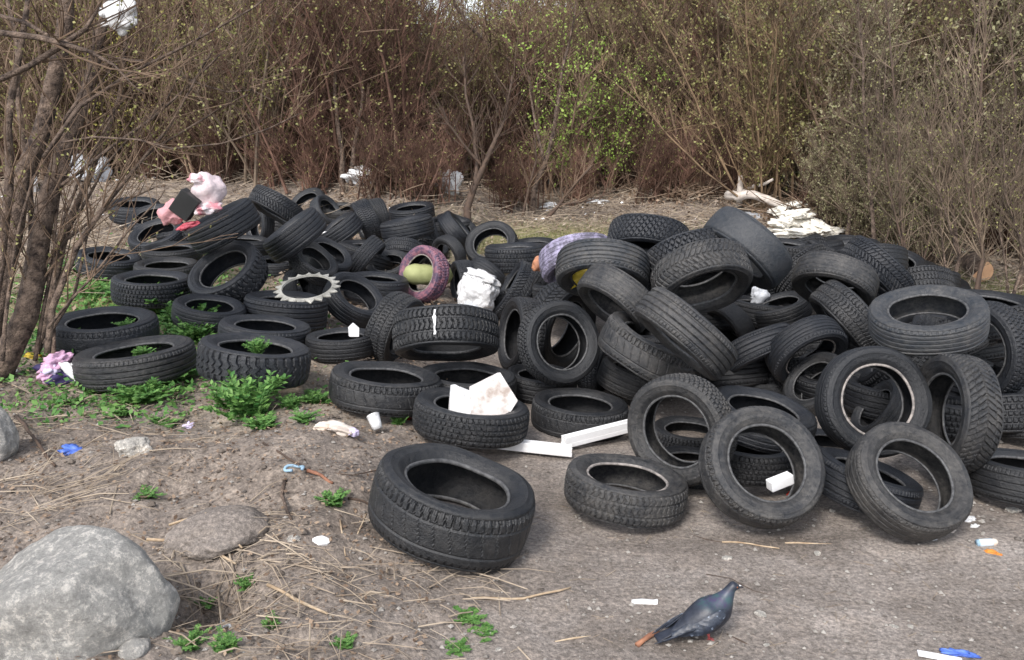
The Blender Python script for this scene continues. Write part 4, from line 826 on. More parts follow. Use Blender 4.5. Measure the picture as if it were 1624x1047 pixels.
# ================================================================ pigeon
def pigeon():
    p, _ = onground(1112, 1013)
    t = empty('pigeon', p, R(12), 'dark blue grey pigeon walking to the right on the bare soil', 'pigeon')
    mb_, n, b = mat('pigeon_feathers'); g = n.nodes.new('ShaderNodeTexCoord').outputs['Object']; sp = n.nodes.new('ShaderNodeSeparateXYZ'); n.links.new(g, sp.inputs[0])
    f = noi(n, g, 60, 4); f2 = noi(n, g, 25, 5, .7)
    body = ramp(n, f, [(.3, (.010, .013, .022)), (.7, (.026, .031, .046))])
    neck = ramp(n, f2, [(.35, (.045, .03, .08)), (.6, (.03, .07, .075))])
    zz = math_(n, 'MULTIPLY', math_(n, 'SUBTRACT', sp.outputs[2], .135), 40.0, True); z2 = math_(n, 'MULTIPLY', math_(n, 'SUBTRACT', .205, sp.outputs[2]), 60.0, True)
    col = mixc(n, math_(n, 'MULTIPLY', zz, z2), body, neck); n.links.new(col, b.inputs['Base Color']); b.inputs['Roughness'].default_value = .45; bump(n, b, f, .4, .003)
    M['pig'] = mb_
    m2, n, b = mat('pigeon_wing'); g = n.nodes.new('ShaderNodeTexCoord').outputs['Object']; vo = N(n, 'ShaderNodeTexVoronoi', Scale=70); mp = n.nodes.new('ShaderNodeMapping'); mp.inputs['Scale'].default_value = (.4, 1, 1.2); n.links.new(g, mp.inputs[0]); n.links.new(mp.outputs[0], vo.inputs['Vector'])
    col = ramp(n, noi(n, g, 34, 6, .75), [(.38, (.009, .013, .022)), (.52, (.026, .034, .052)), (.57, (.012, .017, .028)), (.64, (.20, .24, .31))]); n.links.new(col, b.inputs['Base Color']); b.inputs['Roughness'].default_value = .45; bump(n, b, vo.outputs['Distance'], .5, .004); M['wing'] = m2
    rings = []
    for x, z, ry, rz in [(-.125, .050, .006, .004), (-.10, .057, .018, .010), (-.07, .066, .036, .030), (-.035, .077, .053, .050), (0, .089, .065, .064), (.03, .103, .066, .067), (.055, .118, .059, .060), (.074, .138, .046, .048), (.087, .158, .032, .034), (.095, .174, .024, .026), (.102, .188, .0205, .022), (.110, .202, .019, .0195), (.118, .206, .0185, .018), (.127, .205, .0155, .0145), (.134, .202, .010, .010), (.138, .200, .005, .006)]:
        tl = math.atan2(1, .8) if False else 0
        ring = []
        # section is tilted with the spine so the neck stays round
        sl = {True: .9, False: .35}[x > .05 and x < .11]
        for j in range(20):
            an = TAU * j / 20; cy, cz = math.cos(an) * ry, math.sin(an) * rz
            ring.append((x - cz * math.sin(sl), cy, z + cz * math.cos(sl)))
        rings.append(ring)
    m = MB(); m.loft(rings); o = m.build('body', M['pig'], t, True); sb = o.modifiers.new('s', 'SUBSURF'); sb.levels = 1; sb.render_levels = 1
    for sgn in (-1, 1):
        rings = []
        for x, z, h_, th in [(.062, .128, .012, .004), (.05, .120, .030, .008), (.02, .106, .040, .010), (-.02, .090, .038, .009), (-.06, .074, .028, .007), (-.10, .058, .016, .005), (-.135, .044, .006, .003)]:
            yo = sgn * (.053 + .013 * (1 - abs(x) / .14)) if x > -.05 else sgn * (.030 + (x + .135) * .14)
            rings.append([(x + math.sin(TAU * j / 12) * h_ * .3, yo + sgn * th * math.cos(TAU * j / 12) - sgn * .012 * max(0, math.sin(TAU * j / 12)) , z + math.sin(TAU * j / 12) * h_) for j in range(12)])
        m = MB(); m.loft(rings)
        for k in range(8):
            x0 = .02 - k * .012; z0 = .118 - k * .0035 - (k % 2) * .001; L = .085 + .007 * k
            fr2 = []
            for f_, wd in ((0, .003), (.3, .010), (.75, .010), (1, .002)):
                cx = x0 - L * f_; cz = z0 - L * f_ * .45 - .016 + k * .0005; cy = sgn * (.062 - .005 * k * .5 - .030 * f_ * f_ + .0012 * k)
                fr2.append([(cx, cy - sgn * .0015, cz - wd), (cx, cy + sgn * .0016, cz), (cx + .001, cy - sgn * .0015, cz + wd)])
            m.loft(fr2)
        o = m.build('wing', M['wing'], t, True); sb = o.modifiers.new('s', 'SUBSURF'); sb.levels = 1; sb.render_levels = 1
    m = MB(); rings = []
    for x, z, wd, th in [(-.08, .062, .020, .010), (-.12, .048, .022, .006), (-.155, .034, .024, .004), (-.178, .026, .024, .0025)]: rings.append([(x, math.cos(TAU * j / 12) * wd, z + math.sin(TAU * j / 12) * th) for j in range(12)])
    m.loft(rings); m.build('tail', M['pig'], t, True)
    m = MB(); m.tube([(.134, 0, .200), (.146, 0, .197), (.156, 0, .191)], [.0055, .004, .0012], 8); m.build('beak', simple('beak', (.05, .045, .05), None, 30, .5), t, True)
    bm = MB(); bm.tube([(.137, 0, .204), (.145, 0, .202)], [.0028, .0015], 6); bm.build('cere', M['foam'], t, True)
    for sgn in (-1, 1):
        bm = bmesh.new(); bmesh.ops.create_uvsphere(bm, u_segments=12, v_segments=8, radius=.0034); me = bpy.data.meshes.new('eye'); bm.to_mesh(me); bm.free(); me.materials.append(simple('eye_orange', (.35, .10, .02), (.02, .01, .01), 200, .2)); o = bpy.data.objects.new('eye', me); C.objects.link(o); o.parent = t; o.location = (.122, sgn * .0155, .207)
        m = MB(); lx = .018 if sgn < 0 else -.014
        m.tube([(lx - .005, sgn * .02, .066), (lx - .004, sgn * .02, .045), (lx + .004, sgn * .02, .012), (lx + .004, sgn * .02, .006)], [.011, .0065, .0048, .0048], 8)
        for a_ in (-.55, 0, .55, math.pi): L = .028 if a_ != math.pi else .014; m.tube([(lx + .004, sgn * .02, .005), (lx + .004 + L * .5 * math.cos(a_), sgn * .02 + L * .5 * math.sin(a_), .006), (lx + .004 + L * math.cos(a_), sgn * .02 + L * math.sin(a_), .002)], [.0032, .0028, .0012], 6)
        m.build('leg', M['legred'], t, True)
M['legred'] = simple('red_leg', (.42, .09, .09), (.3, .06, .06), 60, .55)
pigeon()
# ================================================================ ground detail
rg = random.Random(11)
def leafquad(mb, p, d, n_, L, W, mi=0):
    d = d.normalized(); s_ = d.cross(n_); s_ = s_.normalized() if s_.length > 1e-4 else Vector((1, 0, 0))
    mb.quad(p, p + d * L * .5 + s_ * W * .5, p + d * L, p + d * L * .5 - s_ * W * .5, mi=mi)
def rvec(r=rg): return Vector((r.gauss(0, 1), r.gauss(0, 1), r.gauss(0, 1))).normalized()
mb = MB()
for _ in range(24000):
    y = rg.uniform(8.6, 14.2); x = rg.uniform(-.55, .58) * y
    if noise.noise((x * .9, y * .9, 14)) < rg.uniform(-.5, .3): continue
    s_ = rg.uniform(.02, .07); d = rvec(); d.z *= .4; leafquad(mb, gz(x, y, .006 + abs(rg.gauss(0, .02))), d, Vector((rg.gauss(0, .6), rg.gauss(0, .6), 1)), s_, s_ * .5)
tag(mb.build('pale_dead_leaves', M['paleditter']), 'pale dead leaves and grass bits covering the clearing behind the tyres', 'dead leaves', kind='stuff')
mb = MB()
for _ in range(40000):
    if rg.random() < .75: y = rg.uniform(6.5, 17); x = rg.uniform(-.62, .62) * y * 1.02
    else: y = rg.uniform(2.2, 6.5); x = rg.uniform(-3.4, -.2)
    if y < 9 and x > -.3 and y < 9 and x < 3.8: continue
    p = gz(x, y, .004 + abs(rg.gauss(0, .012))); s_ = rg.uniform(.02, .06) if y > 6.5 else rg.uniform(.008, .028)
    d = rvec(); d.z *= .3; leafquad(mb, p, d, Vector((rg.gauss(0, .5), rg.gauss(0, .5), 1)), s_, s_ * .6)
tag(mb.build('leaf_litter', M['litter']), 'brown dead leaves covering the ground under the thicket', 'leaf litter', kind='stuff')
mb = MB()
for _ in range(800):
    y = rg.uniform(9.5, 16); x = rg.uniform(-.6, .6) * y
    if noise.noise((x * .8, y * .8, 4)) < -.02: continue
    s_ = rg.uniform(.015, .075); leafquad(mb, gz(x, y, .02 + abs(rg.gauss(0, .03))), Vector((rg.gauss(0, 1), rg.gauss(0, 1), rg.gauss(0, .3))), Vector((rg.gauss(0, .6), rg.gauss(0, .6), 1)), s_, s_ * .8)
tag(mb.build('litter_scraps', M['foam']), 'small white and grey scraps strewn over the ground before the thicket', 'litter', kind='stuff')
for i, (x, y, s_) in enumerate([(-1.5, 12.6, .55), (2.7, 13.6, .7), (3.9, 11.9, .5)]):
    mb = MB(); r_ = random.Random(i)
    for _ in range(2600):
        a_ = r_.uniform(0, TAU); q = abs(r_.gauss(0, .5)); px, py = x + math.cos(a_) * q * s_ * 1.5, y + math.sin(a_) * q * s_; p = gz(px, py, r_.uniform(0, .28) * s_ * max(0, 1 - q * q * .6)); L = r_.uniform(.03, .09)
        leafquad(mb, p, rvec(r_), Vector((r_.gauss(0, .8), r_.gauss(0, .8), 1)), L, L * .6)
    for _ in range(160):
        a_ = r_.uniform(0, TAU); q = abs(r_.gauss(0, .6)) * s_; p = gz(x + math.cos(a_) * q, y + math.sin(a_) * q, .1); e = p + Vector((r_.gauss(0, .3), r_.gauss(0, .3), abs(r_.gauss(0, .2)))); mb.tube([p, p.lerp(e, .5) + rvec(r_) * .03, e], [.009, .007, .003], 4, cap=False)
    tag(mb.build('brush_pile', [M['litter']]), ['heap of brown leaves and twigs behind the flat tyre pair', 'heap of dry brush right of the forked dark tree', 'dark brush heap under the pale logs'][i], 'brush pile')
mb = MB()
for _ in range(5200):
    y = rg.uniform(7.0, 15); x = rg.uniform(-.62, .62) * y
    if x > -3.8 and x < 4 and y < 11.4: continue
    p = gz(x, y, .01 + abs(rg.gauss(0, .05))); a_ = rg.uniform(0, TAU); L = rg.uniform(.15, .7); e = p + Vector((math.cos(a_) * L, math.sin(a_) * L, rg.gauss(0, .10) * L + (.35 * L if rg.random() < .25 else 0)))
    m_ = p.lerp(e, .5) + rvec() * L * .08; mb.tube([p, m_, e], [rg.uniform(.003, .007), .004, .002], 3, cap=False)
tag(mb.build('fallen_twigs', M['straw']), 'tangle of dry twigs and stalks lying behind the tyres', 'twigs', kind='stuff')
# straw in the left foreground
mb = MB()
SC = [(onground(u, v)[0], sp, n_, an) for u, v, sp, n_, an in [(60, 800, .16, 150, .5), (120, 770, .18, 90, .7), (330, 880, .17, 130, -.3), (300, 960, .15, 120, .3), (390, 910, .15, 110, -.6), (90, 1010, .15, 120, .2), (560, 920, .22, 90, -.2), (430, 1000, .2, 120, .3), (620, 1000, .25, 90, -.3), (150, 640, .3, 220, .2), (260, 690, .28, 120, .5), (60, 680, .25, 160, -.8), (30, 620, .3, 160, .3), (700, 915, .12, 60, -.3), (480, 860, .2, 40, -.4), (560, 1035, .2, 70, .1)]]
for c_, sp_, n_, an_ in SC:
    for _ in range(int(n_ * .36)):
        x = rg.gauss(c_.x, sp_); y = rg.gauss(c_.y, sp_)
        if y < 2.1: continue
        p = gz(x, y, .006 + abs(rg.gauss(0, .012))); a_ = an_ + rg.gauss(0, .75); L = rg.uniform(.05, .30)
        e = gz(x + math.cos(a_) * L, y + math.sin(a_) * L, .006 + abs(rg.gauss(0, .024))); m_ = p.lerp(e, .5) + Vector((0, 0, abs(rg.gauss(0, .01)))); r_ = rg.choice([.0009, .0013, .0018, .0024, .0036])
        mb.tube([p, m_, e], [r_, r_, r_ * .6], 4, cap=False)
for _ in range(150):
    y = rg.uniform(2.25, 4.2); x = rg.uniform(-.5, 2.2); p = gz(x, y, .002); a_ = rg.uniform(0, TAU); L = rg.uniform(.02, .09); mb.tube([p, gz(x + math.cos(a_) * L, y + math.sin(a_) * L, .003)], .0012, 3, cap=False)
tag(mb.build('dry_straw', M['straw']), 'pale dry straw and reed stalks scattered over the left foreground', 'straw', kind='stuff')
mb = MB()
for _ in range(2600):
    y = rg.uniform(2.2, 5.4); x = rg.uniform(-3.3, -.1)
    if rg.random() > .5 + noise.noise((x * 1.5, y * 1.5, 8)) * 1.6: continue
    s_ = .004 + .018 * rg.random() ** 4; p = gz(x, y, s_ * .2); n0 = len(mb.v); rz = Matrix.Rotation(rg.uniform(0, TAU), 3, 'Z')
    for (vx, vy, vz) in ((1, 0, 0), (.3, .9, 0), (-.8, .6, 0), (-.9, -.5, 0), (.2, -1, 0), (.4, .2, .6), (-.4, .1, .7), (0, -.5, .55)): q = rz @ Vector((vx, vy, vz)) * s_ * rg.uniform(.8, 1.2); mb.v.append(tuple(p + q))
    for f in ((0, 1, 5), (1, 2, 6, 5), (2, 3, 6), (3, 4, 7, 6), (4, 0, 5, 7), (5, 6, 7)): mb.f.append(tuple(n0 + i for i in f)); mb.m.append(0)
tag(mb.build('soil_clods', M['clod']), 'small lumps of loose soil on the rough bank at left', 'soil', kind='stuff')
mb = MB()
for _ in range(11000):
    y = 2.2 + 4.6 * rg.random() ** 1.3; x = rg.uniform(-.62, .62) * y * 1.05
    s_ = .0018 + .0125 * rg.random() ** 6
    if x > 2.1 and y > 3.6: s_ *= 1.7
    p = gz(x, y, s_ * .25); v0 = [Vector((rg.uniform(.7, 1.3), 0, 0)), Vector((0, rg.uniform(.7, 1.3), 0)), Vector((-rg.uniform(.7, 1.3), 0, 0)), Vector((0, -rg.uniform(.7, 1.3), 0)), Vector((0, 0, rg.uniform(.4, .8))), Vector((0, 0, -.5))]
    rz = Matrix.Rotation(rg.uniform(0, TAU), 3, 'Z'); n0 = len(mb.v); mb.v += [tuple(p + (rz @ q) * s_) for q in v0]
    for f in ((0, 1, 4), (1, 2, 4), (2, 3, 4), (3, 0, 4), (1, 0, 5), (2, 1, 5), (3, 2, 5), (0, 3, 5)): mb.f.append(tuple(n0 + i for i in f)); mb.m.append(0)
tag(mb.build('gravel', M['pebble']), 'fine gravel and soil crumbs over the bare path', 'gravel', kind='stuff')
# green ground cover at left and dry grass behind
mb = MB()
for _ in range(13000):
    if rg.random() < .65: x, y = rg.gauss(-3.5, .7), rg.gauss(7.4, 1.4)
    else: x, y = rg.gauss(-2.35, .42), rg.gauss(5.7, .6)
    if y < 4.6: continue
    p = gz(x, y, abs(rg.gauss(0, .03))); s_ = rg.uniform(.02, .055); d = rvec(); d.z = abs(d.z) * .6; leafquad(mb, p, d, Vector((rg.gauss(0, .5), rg.gauss(0, .5), 1)), s_, s_ * .6)
tag(mb.build('ground_cover', M['weed']), 'low green ground cover growing between the leaning tree and the left heap', 'ground cover', kind='stuff')
mb = MB()
for _ in range(15000):
    k = rg.random()
    if k < .75: x, y = rg.gauss(1.0, 1.2), rg.gauss(10.6, .7)
    else: x, y = rg.gauss(4.6, .5), rg.gauss(8.3, .6)
    if y < 9.2 and x < 4: continue
    p = gz(x, y); L = rg.uniform(.03, .09); e = p + Vector((rg.gauss(0, .04), rg.gauss(0, .04), L)); mb.quad(p - Vector((.003, 0, 0)), p + Vector((.003, 0, 0)), e)
tag(mb.build('dry_grass', leafmat('dry_grass_blade', (.30, .27, .14), (.14, .19, .06))), 'short yellowish grass in the clearing behind the tyres', 'grass', kind='stuff')
# ---------------------------------------------------------------- weeds
def weedmesh(seed, n=26, H=1.0):
    r_ = random.Random(seed); lf = MB(); st = MB()
    for i in range(n):
        az = r_.uniform(0, TAU); out = r_.uniform(.15, .85); L = r_.uniform(.55, 1.0) * H; pts = []
        b0 = Vector((r_.gauss(0, .12), r_.gauss(0, .12), 0))
        for k in range(6):
            f = k / 5; pts.append(b0 + Vector((math.cos(az) * out * f * L, math.sin(az) * out * f * L, L * (f - .45 * out * f * f) * .8)))
        st.tube(pts, [.012, .010, .009, .008, .006, .003], 3, cap=False)
        for k in range(1, 6):
            for q in range(4):
                p = pts[k - 1].lerp(pts[k], q / 4); t_ = (pts[k] - pts[k - 1]).normalized(); sd = t_.cross(Vector((0, 0, 1))).normalized()
                for sg in (-1, 1):
                    d = sd * sg + t_ * .5 + Vector((0, 0, r_.gauss(0.1, .3))); ll = r_.uniform(.12, .25) * (1 - .5 * k / 6)
                    leafquad(lf, p, d, Vector((0, 0, 1)) + rvec(r_) * .5, ll, ll * .55)
    return lf, st
WP = []
for i in range(4):
    lf, st = weedmesh(i + 1, [30, 24, 16, 36][i]); t = empty('green_weed'); WP.append((t, [lf.build('leaves', M['weed'], t), st.build('stems', M['weed'], t)]))
wu = [0, 0, 0, 0]
def weed(u, v, s, h, k, label, z=None):
    if h > .02 and z is None: s *= 1.3; h *= 1.45 if v < 600 else 1.15
    if h <= .02: h = .035; s *= 1.3
    p = onground(u, v)[0] if z is None else at(u, v, z); t, kids = WP[k]
    if not wu[k]: wu[k] = 1; t.location = p; t.scale = (s, s, h); t.rotation_euler = (0, 0, k); o = t
    else: o = copy_tree(t, kids, p, rg.uniform(0, 6), (s, s, h))
    tag(o, label, 'weed', 'green weeds')
for i, (u, v, s, h, k, lb) in enumerate([
    (402, 660, .25, .30, 0, 'biggest bushy green weed in front of the chunky weed filled tyre'), (365, 645, .18, .15, 1, 'weed touching the left side of the biggest bushy weed'), (440, 610, .12, .13, 2, 'tall leafed weed at the right foot of the chunky flat tyre'),
    (225, 640, .24, .17, 3, 'weed patch below the flat tyre beside the cloth bundle'), (262, 612, .22, .19, 0, 'weed leaning against the right side of the flat tyre beside the cloth bundle'), (245, 590, .14, .11, 1, 'weed on the front of the flat tyre beside the cloth bundle'), (288, 580, .13, .11, 2, 'weed between the two front left flat tyres'),
    (262, 500, .34, .26, 3, 'weed patch between the far left front tyre and the sinking one'), (292, 522, .30, .22, 0, 'weed right above the second front left tyre'), (275, 480, .34, .22, 1, 'weed patch just under the flat tyre above the green plants'), (305, 485, .28, .22, 3, 'weed growing at the left of the sinking flat tyre'), (236, 482, .32, .2, 0, 'weed behind the far left front tyre'),
    (498, 640, .16, .10, 1, 'weed left of the flat tyre in the middle'), (480, 668, .11, .07, 2, 'low weed patch left of the crumpled paper'), (632, 672, .075, .08, 1, 'little weed in front of the grassy flat tyre'), (530, 800, .095, .065, 3, 'round green weed on bare soil left of the largest tyre'),
    (270, 672, .13, .06, 2, 'low weed right of the weed patch by the pale stone'), (232, 790, .09, .05, 2, 'small mossy weed on the mound behind the boulder'), (150, 622, .15, .07, 1, 'weed in front of the cloth bundle'), (100, 640, .13, .05, 2, 'low weed below the cloth bundle'),
    (300, 1030, .08, .07, 2, 'weed at the bottom edge right of the boulder'), (358, 1030, .08, .06, 1, 'leafy weed at the bottom edge beyond the boulder'), (430, 995, .055, .045, 1, 'small weed right of the silver wrapper'), (548, 1025, .06, .035, 3, 'small green weed at the bottom left of centre'), (395, 930, .06, .05, 0, 'weed in the hollow right of the boulder'), (330, 960, .07, .06, 2, 'dark weed inside the hollow by the boulder'),
    (735, 985, .09, .018, 3, 'flat mossy patch below the long pale stick, its upper part'), (765, 1005, .08, .015, 1, 'flat mossy patch below the long pale stick, its right part'), (720, 1030, .07, .018, 3, 'flat mossy patch at the bottom centre'), (1565, 560, .12, .1, 1, 'green tuft at the far right behind the heap'), (1500, 500, .12, .08, 2, 'grass tuft behind the big dusty olive tyre')]):
    weed(u, v, s, h, k, lb)
for i, (u, v, s, h, k, lb) in enumerate([
    (330, 505, .26, .2, 1, 'weed touching the lower left side of the sinking flat tyre'), (225, 470, .30, .18, 3, 'weed under the right end of the flat tyre above the green plants'), (310, 540, .22, .18, 0, 'weed squeezed between the chunky tyre and the far left front tyre'), (190, 655, .16, .07, 2, 'small weed left of the patch below the flat tyre by the cloth bundle'),
    (460, 648, .12, .10, 1, 'weed joining the biggest bushy weed on its right'), (212, 600, .14, .10, 2, 'weed low on the front of the flat tyre by the cloth bundle'), (420, 680, .14, .09, 3, 'low weed under the right half of the biggest bushy weed'), (150, 470, .25, .12, 1, 'weed by the twigs behind the far left front tyre'), (100, 430, .28, .12, 3, 'weed beside the leftmost tyre near the leaning tree')]): weed(u, v, s, h, k, lb)
weed(408, 560, .12, .13, 0, 'weed growing out of the hole of the chunky flat tyre', TZ('L38') + .02); weed(202, 518, .12, .08, 2, 'small weed inside the far left front tyre', TZ('L36')); weed(225, 562, .13, .07, 1, 'small weed inside the tyre beside the cloth bundle', TZ('L37')+.02)
# ================================================================ thicket
def shrubmesh(seed, H, nst, leaf, nb=15, ntw=7, spread=.34, lean=None):
    r_ = random.Random(seed); st = MB(); lf = MB()
    def grow(p, d, L, r0, n, wig, up):
        pts = [p.copy()]; dd = d.normalized()
        for k in range(n): dd = (dd + rvec(r_) * wig + Vector((0, 0, up))).normalized(); p = p + dd * (L / n); pts.append(p.copy())
        return pts
    for i in range(nst):
        az = r_.uniform(0, TAU); til = abs(r_.gauss(0, spread)); d = Vector((math.sin(til) * math.cos(az), math.sin(til) * math.sin(az), math.cos(til)))
        if lean: d += Vector(lean)
        h = H * r_.uniform(.55, 1.0); pts = grow(Vector((r_.gauss(0, .22), r_.gauss(0, .22), -.1)), d, h, 0, 9, .13, .02); r0 = r_.uniform(.012, .03)
        st.tube(pts, [r0 * (1 - .085 * k) for k in range(10)], 5, cap=False)
        for b_ in range(nb):
            f = r_.uniform(.12, .98); k = min(8, int(f * 9)); q = pts[k].lerp(pts[k + 1], f * 9 - k)
            az = r_.uniform(0, TAU); bd = Vector((math.cos(az), math.sin(az), r_.uniform(.3, 1.4))); L = h * r_.uniform(.10, .28)
            bp = grow(q, bd, L, 0, 4, .22, .10); st.tube(bp, [.0075, .0062, .005, .004, .0025], 3, cap=False)
            for w_ in range(ntw):
                f2 = r_.uniform(.1, 1); k2 = min(3, int(f2 * 4)); q2 = bp[k2].lerp(bp[k2 + 1], f2 * 4 - k2); td = (bp[k2 + 1] - bp[k2]).normalized() + rvec(r_) * .8 + Vector((0, 0, .25))
                tp = grow(q2, td, r_.uniform(.12, .42), 0, 2, .25, .08); st.tube(tp, [.004, .003, .0018], 3, cap=False)
                if leaf and r_.random() < leaf * 1.7:
                    for _ in range(r_.randint(1, 4)): leafquad(lf, tp[1].lerp(tp[2], r_.random()), rvec(r_), rvec(r_), r_.uniform(.03, .065), r_.uniform(.02, .042))
    return st, lf
protos = []
for i, (sd_, H, nst, lf_, sm, lm, nb, nt_, nm) in enumerate([
    (1, 4.6, 16, .30, 'stem', 'lolive', 20, 9, 0), (2, 5.0, 18, .12, 'stemred', 'lolive', 20, 9, 0), (3, 5.2, 14, .55, 'stemgrey', 'lolive', 17, 7, 0),
    (4, 4.4, 16, .45, 'stem', 'lyellow', 17, 7, 0), (5, 3.0, 9, 3, 'stem', 'lgreen', 15, 6, 0), (6, 5.6, 18, .30, 'stemolive', 'lolive', 22, 10, 0), (7, 2.4, 22, .05, 'stemred', 'lolive', 12, 6, 0), (8, 3.9, 20, 1.0, 'stemgrey', 'lpale', 26, 9, 0)]):
    st, lf = shrubmesh(sd_, H, nst, lf_, nb, nt_)
    t = empty('bare_shrub'); protos.append([t, [st.build('branches', M[sm], t), lf.build('leaves', M[lm], t)], False])
rs = random.Random(77); nsh = 0
LB = ['brown bare shrub with sparse olive buds in the dense thicket behind the tyres', 'reddish bare shrub in the dense thicket behind the tyres', 'grey stemmed shrub with many small olive leaves in the thicket', 'brown shrub with small yellow leaves in the left part of the thicket', 'bright green leafed shrub in the middle of the thicket', 'olive stemmed bushy shrub in the thicket', 'low reddish brush filling the foot of the thicket', 'fine twigged grey brown shrub with tiny olive leaves at the right side']
def bound(x): return 13.5 + 2.1 * sig((x + .9) / .25) + .4 * math.sin(x * 1.3) - max(0, x - 2) * 1.65 + (0 if x > -4 else .6)
def shrub(i, x, y, s, label=None, sz=None):
    global nsh
    P = protos[i]; loc = (x, y, terr0(x, y)); sc = (s, s, sz or s * rs.uniform(.9, 1.15)); rz = rs.uniform(0, TAU)
    if not P[2]: P[2] = True; o = P[0]; o.location = loc; o.rotation_euler = (0, 0, rz); o.scale = sc
    else: o = copy_tree(P[0], P[1], loc, rz, sc)
    tag(o, label or LB[i], 'shrub', None if label else ['brown bare shrubs', 'reddish bare shrubs', 'grey stemmed shrubs', 'yellow leaved shrubs', 'green leaved shrubs', 'olive stemmed shrubs', 'low brush', 'fine grey brown shrubs'][i]); nsh += 1
row = 0; off = 0.0
while off < 19:
    y0 = off; x = -11 - off * .45 + rs.uniform(0, .6)
    while x < 12 + off * .45:
        yb = max(8.3, bound(x)) + y0 + rs.uniform(-.35, .35)
        if abs(x) < .66 * yb + 1.2 and not (x > 3.6 and yb < 8.6 and x < 4.9):
            f = x / yb
            if off < 1 and -.05 < f < .12: i = rs.choice([1, 1, 0, 0])
            elif f < -.2: i = rs.choice([0, 3, 3, 0, 2, 1])
            elif f < .05: i = rs.choice([1, 1, 0, 0, 6])
            elif f < .3: i = rs.choice([5, 5, 1, 0, 6])
            else: i = rs.choice([7, 7, 5, 7, 0])
            lowc = 1 - .22 * math.exp(-((f + .05) / .13) ** 2)
            sc_ = rs.uniform(.75, 1.05) * (1 + off * .018); shrub(i, x, yb, sc_ * (.5 + .5 * lowc), sz=sc_ * lowc)
        x += rs.uniform(.9, 1.35) * (1 + off * .03)
    off += (.9 if off < 4 else 1.7 if off < 9 else 3.0); row += 1
# low brush along the foot of the thicket
x = -8.5
while x < 8.5:
    yb = max(8.4, bound(x)) - .1 + rs.uniform(0, .5)
    if abs(x) < .66 * yb: shrub(6, x, yb, rs.uniform(.4, .65))
    x += rs.uniform(.6, .9)
shrub(4, *onground(905, 318)[0].xy, 1.02, 'bright leafed young bush rising above the clearing in the middle'); shrub(4, *onground(965, 310)[0].xy, .8, 'second bright leafed young bush, right of the first and by the forked dark tree')
shrub(5, *onground(1120, 282)[0].xy, 1.0, 'large rounded willow bush with fine twigs in the right centre')
for i, (u, v, k, sc_) in enumerate([(600, 318, 6, .5), (655, 312, 6, .45), (690, 322, 6, .5), (800, 338, 6, .38), (835, 330, 6, .45), (920, 325, 6, .5), (1040, 318, 6, .55), (1085, 312, 6, .5), (1330, 372, 7, .4), (1380, 392, 7, .35), (1430, 415, 7, .35), (1475, 430, 7, .4), (500, 305, 6, .5), (430, 298, 6, .5), (350, 290, 6, .55)]):
    q_ = onground(u, v)[0]; shrub(k, q_.x, q_.y, sc_)
# saplings that stand clear, traced from their own distance
def sapling(name, label, stems, m, cat='sapling', seed=0, tw=26, lm=None, z=None, col=None, twl=(.25, .7)):
    r_ = random.Random(seed); b, zb = onground(stems[0][0][0], stems[0][0][1]); zb = z or zb
    t = empty(name, b, 0, label, cat); tmb = MB(); kb = MB(); lf = MB()
    for st in stems:
        P = [at(u, v, zb + dz) - b for (u, v, w_, dz) in st]; W = [w_ / 2 * zb / FPX * (1.05 if name == 'leaning_tree' else 1) for (u, v, w_, dz) in st]
        Q = []; RR = []
        for i in range(len(P) - 1):
            for k in range(5): f = k / 5; q = P[i].lerp(P[i + 1], f); q += Vector((noise.noise(q * 2.1 + Vector((seed, 0, 0))), noise.noise(q * 2.1 + Vector((0, seed, 9))), 0)) * .03; Q.append(q); RR.append(W[i] * (1 - f) + W[i + 1] * f)
        Q.append(P[-1]); RR.append(W[-1] * .8)
        tmb.tube(Q, RR, 10 if W[0] > .02 else 5)
        n_ = int(tw * len(Q) / 20)
        for _ in range(n_):
            i = r_.randint(int(len(Q) * .25), len(Q) - 2); d0 = (Q[i + 1] - Q[i]).normalized(); d = d0 * .7 + rvec(r_) * .8 + Vector((0, 0, .35)); L = r_.uniform(*twl); p = Q[i].copy(); pts = [p]
            for k in range(4): d = (d.normalized() + rvec(r_) * .2 + Vector((0, 0, .08))); p = p + d.normalized() * L / 4; pts.append(p)
            r0 = min(RR[i] * .5, .007); kb.tube(pts, [r0, r0 * .8, r0 * .6, r0 * .5, r0 * .3], 4, cap=False)
            for _ in range(2):
                q = pts[r_.randint(1, 3)]; e = q + (d.normalized() + rvec(r_) * .8) * L * .35; kb.tube([q, q.lerp(e, .5) + rvec(r_) * .01, e], [.0025, .002, .0012], 3, cap=False)
                if lm and r_.random() < .6:
                    for _ in range(3): leafquad(lf, q.lerp(e, r_.random()), rvec(r_), rvec(r_), r_.uniform(.015, .03), r_.uniform(.01, .02))
    tmb.build('trunk', m, t, True); kb.build('twigs', col or M['stem'], t)
    if lm and lf.f: lf.build('leaves', M[lm], t)
    return t
sapling('dark_sapling', 'dark forked sapling standing right behind the smooth bluish tyre', [[(742, 362, 13, 0), (741, 330, 12, 0), (750, 300, 11, 0), (765, 265, 9, 0), (785, 225, 7, 0), (800, 190, 5, 0), (812, 120, 3, 0)], [(750, 300, 7, 0), (757, 255, 6, .1), (752, 210, 5, .2), (740, 150, 4, .2), (735, 90, 3, .2)], [(765, 265, 5, 0), (735, 230, 4, -.1), (705, 190, 3, -.2)]], M['twig'], seed=3, col=M['twig'])
